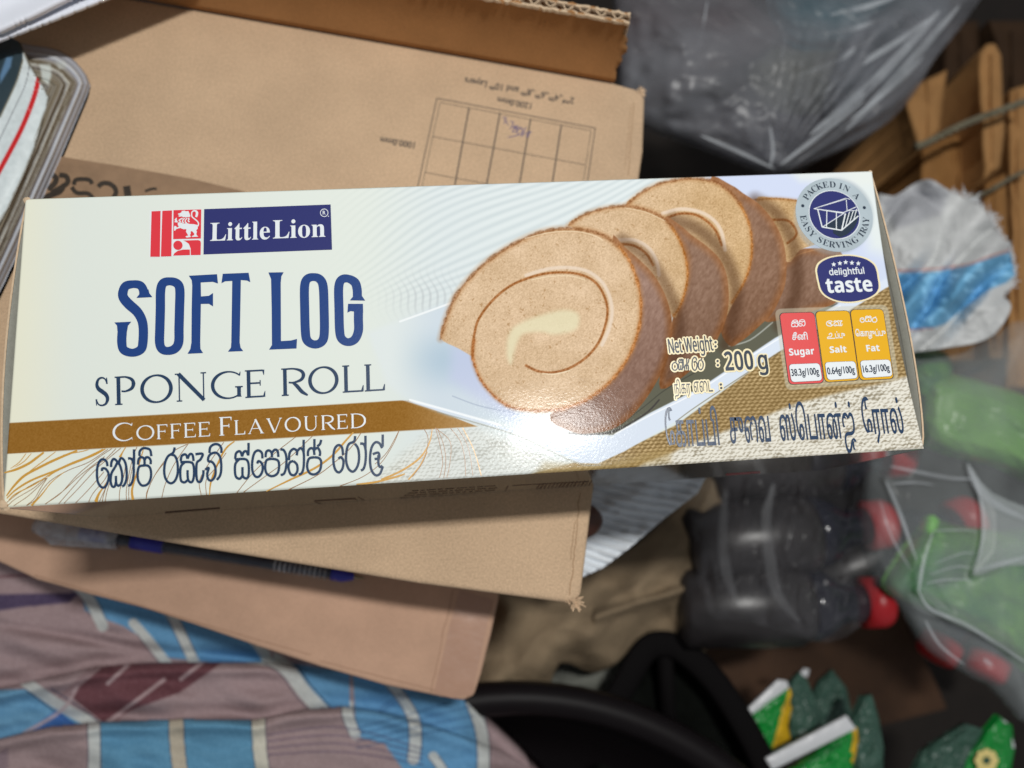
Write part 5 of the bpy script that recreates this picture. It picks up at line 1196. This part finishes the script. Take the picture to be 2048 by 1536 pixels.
bottle(1815, 905, -0.178, 'cola bottle nearest the sponge roll carton, cap hidden in the clear bag', .02)
bottle(1868, 1316, -0.300, 'low cola bottle whose red cap peeps out under the clear bag', -2.3, False)
bottle(1966, 1352, -0.310, 'lowest cola bottle, a bit of red cap at the bag rim', -2.2, False)
bottle(1950, 1030, -0.200, 'cola bottle deep in the clear bag with a bright red cap', .3)
bottle(1560, 1030, -0.215, 'cola bottle in the far pack, dull red cap in the dark', .0)
bottle(1565, 1160, -0.222, 'cola bottle in the far pack, lower of the two', .0)
M_shrink = mat('shrink_film', (150, 150, 156), rough=0.2, spec=0.6, film=(0.045, 8), bump=[(6, .2, .01)])
relief('shrink_wrap', smooth([(1385, 940), (1530, 930), (1640, 925), (1760, 930), (1770, 1100), (1740, 1230), (1660, 1285), (1560, 1262), (1480, 1240), (1420, 1230), (1390, 1120)], 3, True), -0.150, fold(.010, 40, .016, 26, 60, 181, .2), M_shrink, step=4, thick=0.001, smooth_bottom=False, label='dull clear shrink film stretched over the dark bottles', cat='plastic film')

# -- clear bag with green packets
M_gr1, M_gr2 = (122, 186, 66), (48, 136, 58)
G2 = 'green packets in the clear bag'
g1 = packet([(1846, 775), (1880, 745), (1990, 770), (2090, 820), (2090, 960), (2000, 930), (1900, 905), (1850, 870)], -0.135, M_gr1, 'noodle_packet', None, .016, 191, 'light green packet just right of the sponge roll carton, under clear film', 'packet', .3, (96, 150, 66), G2)
g2 = packet([(1825, 700), (1890, 705), (1905, 750), (1860, 790), (1835, 780)], -0.128, (34, 116, 62), 'noodle_packet', None, .010, 193, 'dark green packet end against the upper right edge of the sponge roll carton', 'packet', .3, (120, 176, 70), G2)
g3 = packet([(1775, 1175), (1800, 1120), (1862, 1042), (1920, 1052), (2000, 1062), (2090, 1080), (2090, 1350), (2000, 1290), (1900, 1240), (1830, 1210)], -0.150, M_gr2, 'noodle_packet', None, .016, 195, 'largest green packet, low in the clear bag with faint lettering', 'packet', .3, (112, 176, 60), G2)
k = Ink(Plane('z', -0.1285), 0.0)
M_pale = mat('pale_green_lettering', (150, 196, 140), rough=.4)
for i, ch in enumerate('NOOD'):
    pass
p0 = packet([(1860, 1030), (1880, 1040), (1868, 1068), (1852, 1060)], -0.128, (120, 220, 40), 'bright_tag', None, .004, 197, 'tiny bright lime tag at the torn edge in the clear bag', 'tag', .3)
M_clr = mat('clear_bag_film', (190, 198, 200), rough=0.3, spec=0.5, film=(0.17, 9), bump=[(5, 0.3, 0.010)])
def cb_h(x, y, d):
    h = 0.022 * np.clip(-d / 90, 0, 1) ** .5 + 0.012 * (fbm(x / 110, y / 110, 201, 2) - .5) * np.clip(-d / 30, 0, 1)
    for q, a, w in ((((1770, 960), (1800, 1040), (1830, 1120), (1835, 1180)), .006, 7), (((1935, 930), (1960, 990), (2048, 1040)), .012, 9), (((1960, 990), (1965, 1080), (1945, 1150)), .007, 6), (((1835, 1180), (1860, 1090), (1870, 1060)), .005, 6),
                    (((1835, 1180), (1900, 1240), (1990, 1280), (2060, 1330)), .008, 8), (((1950, 1150), (2060, 1110)), .006, 6)):
        dd, _ = ldist(q, x, y); h = h + a * .3 * np.exp(-(dd / w) ** 2)
    return h
relief('clear_bag', smooth([(1752, 900), (1734, 930), (1727, 1010), (1727, 1108), (1748, 1156), (1792, 1204), (1846, 1290), (1896, 1328), (1972, 1368), (2090, 1412), (2090, 690), (1950, 690), (1890, 696), (1800, 720), (1790, 800)], 4, True), -0.118, cb_h, M_clr, step=3.2, thick=0.0008, smooth_bottom=False,
       label='clear wrinkled plastic bag holding green packets at the right edge', cat='plastic bag')

clr_ = [o for o in COL.objects if o.name.startswith('clear_bag')][0]
M_fold = mat('film_fold', (226, 232, 238), rough=0.3, spec=0.5, film=(0.17, 40))  # whiter than the film: the gleam on its creases is put into the colour
def folds(parent, z, lst, m):
    for q, w in lst:
        s_ = smooth(q, 6); n_ = len(s_); P = [at(x, y, z) for x, y in s_]; mm = (CAM[2] - z) / F_PX
        tube('film_fold', P, w * (1.2 if parent is clr_ else 1.9) * mm / 2, m, parent, 8, rs=[0.15 + math.sin(math.pi * i / (n_ - 1)) ** .7 for i in range(n_)], flat=.25)
clr = [o for o in COL.objects if o.name.startswith('clear_bag')][0]
folds(clr, -0.092, [([(1936, 928), (1950, 962), (1985, 1005), (2060, 1042)], 15), ([(1940, 935), (1962, 1000), (1968, 1060), (1955, 1130)], 6), ([(1772, 962), (1792, 1006), (1812, 1060), (1834, 1122)], 7), ([(1838, 1185), (1846, 1130), (1866, 1062)], 6),
    ([(1836, 1180), (1862, 1218), (1930, 1248), (1990, 1285), (2060, 1330)], 7), ([(1780, 932), (1840, 945), (1900, 956), (1945, 958)], 7), ([(1945, 1142), (2000, 1128), (2060, 1112)], 8), ([(1784, 968), (1830, 965), (1870, 970)], 4),
    ([(1966, 1318), (1985, 1330)], 8), ([(1860, 1062), (1930, 1060), (1955, 1064)], 3), ([(1862, 1130), (1920, 1108), (1950, 1106)], 3), ([(1858, 1150), (1910, 1134), (1945, 1136)], 3), ([(1850, 1168), (1890, 1160), (1945, 1160)], 3),
    ([(1760, 1000), (1782, 1070), (1822, 1140)], 3), ([(1850, 1240), (1880, 1290), (1930, 1330)], 5)], M_fold)
shw = [o for o in COL.objects if o.name.startswith('shrink_wrap')][0]
folds(shw, -0.135, [([(1452, 975), (1446, 1060), (1452, 1140), (1478, 1215)], 12), ([(1548, 965), (1532, 1040), (1540, 1120), (1556, 1190), (1600, 1245)], 13)], mat('dull_film_fold', (150, 152, 156), rough=.4, film=(.09, 30)))
M_panel = mat('bag_panel_film', (190, 198, 198), rough=.35, film=(.34, 12))
relief('film_panel', smooth([(1936, 925), (1985, 985), (2080, 1032), (2080, 1120), (2000, 1135), (1948, 1150), (1962, 1080), (1958, 1000)], 3, True), -0.094, lambda x, y, d: .003 * np.clip(-d / 30, 0, 1), M_panel, clr, step=4, thick=.0008)
folds(bag, -0.078, [([(1690, 262), (1760, 190), (1850, 90), (1920, 10)], 10), ([(1620, 270), (1720, 190), (1800, 110), (1880, 20)], 12), ([(1640, 190), (1720, 130), (1800, 80), (1870, 30)], 8), ([(1560, 330), (1640, 270), (1730, 200)], 6),
    ([(1660, 30), (1730, 14), (1800, -10)], 8), ([(1640, 66), (1700, 60), (1780, 34)], 7), ([(1600, 150), (1680, 118), (1760, 60)], 7), ([(1540, 335), (1546, 300), (1540, 250)], 4), ([(1550, 338), (1470, 300), (1400, 270)], 5),
    ([(1700, 240), (1790, 170), (1850, 110)], 5), ([(1555, 40), (1570, 80), (1560, 120)], 5), ([(1415, 0), (1405, 60), (1395, 110)], 3), ([(1480, 60), (1540, 80), (1600, 110)], 3)], M_fold)

# -- black basin and the black frame beside it
M_black = mat('black_plastic', (20, 16, 18), rough=0.5, spec=0.15, bump=[(30, .1, .001)])
q1, q2, q3 = [at(x, y, -0.133) for x, y in ((1040, 1368), (1370, 1452), (1520, 1556))]
_A = np.array([[q2.x - q1.x, q2.y - q1.y], [q3.x - q1.x, q3.y - q1.y]]) * 2; _b = np.array([q2.x ** 2 + q2.y ** 2 - q1.x ** 2 - q1.y ** 2, q3.x ** 2 + q3.y ** 2 - q1.x ** 2 - q1.y ** 2])
_cc = np.linalg.solve(_A, _b); bc = Vector((_cc[0], _cc[1], -0.135)); R0 = (Vector((bc.x, bc.y, q1.z)) - q1).length; print('basin', bc, R0)
lathe('basin', (bc.x, bc.y, -0.135), (0, 0, 1), [(-.10, .0), (-.10, R0 * .70), (-.02, R0 * .90), (-.006, R0 * .915), (.0, R0 * .93), (.002, R0 * .965), (-.002, R0 * .995), (-.010, R0 * 1.0), (-.012, R0 * .985), (-.008, R0 * .96), (-.03, R0 * .93), (-.108, R0 * .72), (-.108, 0)], M_black, None, 96,
      label='black plastic basin with a rolled rim at the bottom of the photo', cat='basin')
M_blk2 = mat('matt_black_plastic', (15, 13, 14), rough=0.8, spec=0.1)
fr = empty('plastic_stool', tuple(at(1330, 1380, -0.25)), label='black plastic arched frame beside the basin, dark between its legs', cat='stool')
fp = [at(x, y, -0.185) for x, y in smooth([(1180, 1480), (1240, 1385), (1290, 1302), (1330, 1288), (1370, 1304), (1430, 1362), (1482, 1440), (1520, 1510), (1560, 1600)], 6)]
tube('arched_rail', fp, 0.0075, M_blk2, fr, 12, flat=.35)
tube('cross_bar', [at(1330, 1300, -0.19), at(1335, 1400, -0.20), at(1345, 1560, -0.21)], 0.005, M_blk2, fr, 10)
tube('cross_bar', [at(1250, 1490, -0.215), at(1345, 1478, -0.215), at(1430, 1462, -0.215)], 0.003, M_blk2, fr, 10)
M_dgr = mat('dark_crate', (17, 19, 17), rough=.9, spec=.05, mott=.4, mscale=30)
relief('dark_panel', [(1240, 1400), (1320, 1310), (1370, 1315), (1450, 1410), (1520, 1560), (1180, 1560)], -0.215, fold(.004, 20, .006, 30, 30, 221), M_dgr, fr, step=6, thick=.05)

# -- green sachets
M_sg, M_sw, M_sy, M_sgr = mat('sachet_green', (20, 146, 58), rough=.25, spec=.6, mott=.12, mscale=50, bump=[(60, .3, .003)]), mat('sachet_white', (222, 224, 228), rough=.3, bump=[(160, .6, .0016)]), mat('sachet_yellow', (222, 178, 38), rough=.25, mott=.4, mscale=120), mat('sachet_grey', (66, 96, 84), rough=.3, spec=.4, mott=.2, mscale=60, bump=[(40, .3, .003)])
def sc(pts): return [(1350 + x / 2.415, 900 + y / 2.415) for x, y in pts]
def sachet(parts, z, lb):
    root = empty('seasoning_sachet', tuple(at(*sc([np.mean(parts[0][1], axis=0)])[0], z - .02)), label=lb, cat='sachet', group='green sachets at the bottom right')
    for i, (nm, q, m) in enumerate(parts):
        qq_ = sc(q)
        if nm == 'seal_strip':      # pinked edge
            z_ = []
            for j in range(len(qq_)):
                a_, b_ = np.array(qq_[j]), np.array(qq_[(j + 1) % len(qq_)]); L_ = np.linalg.norm(b_ - a_); m_ = max(1, int(L_ / 5)); n_ = np.array([b_[1] - a_[1], a_[0] - b_[0]]) / L_
                for t_i in range(m_): z_ += [tuple(a_ + (b_ - a_) * t_i / m_), tuple(a_ + (b_ - a_) * (t_i + .5) / m_ + n_ * (1.6 if L_ > 40 else 0))]
            qq_ = z_
        relief(nm, qq_, z + i * .0012, (lambda x, y, d: (.004 * np.clip(-d / 16, 0, 1) ** .6) + .006 * (fbm(x / 16 + y / 40, y / 20, 300 + i) - .5) * np.clip(-d / 8, 0, 1)) if 'body' in nm else cushion(.0012, 18), m, root, step=1.8, thick=.003)
    return root
r1 = sachet([('back_body', [(550, 1130), (600, 1070), (640, 1110), (700, 1260), (720, 1400), (560, 1420), (540, 1200)], M_sgr), ('sachet_body', [(310, 1300), (540, 1140), (560, 1170), (480, 1420), (430, 1540), (330, 1400)], M_sg), ('side_stripe', [(525, 1165), (560, 1150), (575, 1210), (545, 1330), (560, 1400), (470, 1450), (470, 1370)], M_sy), ('seal_strip', [(312, 1290), (500, 1110), (540, 1115), (552, 1145), (330, 1310)], M_sw)], -.205, 'green sachet with a white seal, left one, tilted behind another')
r2 = sachet([('back_body', [(860, 1290), (900, 1190), (950, 1180), (985, 1290), (1010, 1440), (1000, 1640), (850, 1640)], M_sgr), ('sachet_body', [(480, 1600), (860, 1340), (880, 1400), (840, 1700), (460, 1700)], M_sg), ('side_stripe', [(845, 1350), (880, 1340), (888, 1420), (850, 1560), (880, 1700), (800, 1700)], M_sy), ('seal_strip', [(437, 1492), (830, 1284), (874, 1345), (470, 1545)], M_sw)], -.185, 'frontmost green sachet with a broad white seal and a yellow side')
r4 = sachet([('sachet_body', [(690, 1120), (760, 1060), (830, 1150), (860, 1300), (700, 1340), (640, 1240)], M_sgr), ('seal_strip', [(600, 1085), (625, 1055), (650, 1060), (640, 1100)], M_sw)], -.235, 'dark grey-green sachet lying deeper behind the left ones')
r3 = sachet([('back_body', [(1100, 1640), (1200, 1450), (1400, 1320), (1490, 1350), (1420, 1640)], M_sgr), ('sachet_body', [(1400, 1480), (1560, 1280), (1630, 1330), (1640, 1450), (1600, 1700), (1360, 1700)], M_sg), ('seal_strip', [(1570, 1290), (1610, 1320), (1640, 1440), (1600, 1440), (1560, 1350)], M_sw)], -.200, 'green sachet with a pale yellow flower, rightmost at the bottom')
M_pet = mat('petal_yellow', (236, 216, 140), rough=.5)
k = Ink(Plane('z', -.1905), 0.0)
for i in range(8):
    a = i * math.pi / 4; x, y = 1505 + 38 * math.cos(a), 1500 + 38 * math.sin(a); p = sc([(x, y)])[0]; k.disc(p[0], p[1], 8.5, 10)
k.build('flower_print', M_pet, r3)
k = Ink(Plane('z', -.1895), 0.0); p = sc([(1505, 1500)])[0]; k.disc(p[0], p[1], 6, 10); k.build('flower_centre', M_sgr, r3)
k = Ink(Plane('z', -.1765), 0.0)
M_dg = mat('dark_green_lettering', (12, 70, 36), rough=.4)
for i in range(7):
    x = 610 + i * 28; k.stroke(sc([(x, 1530 - i * 16), (x + 14, 1500 - i * 16), (x + 20, 1540 - i * 16)]), 2.2, 0)
k.build('sachet_lettering', M_dg, r2)
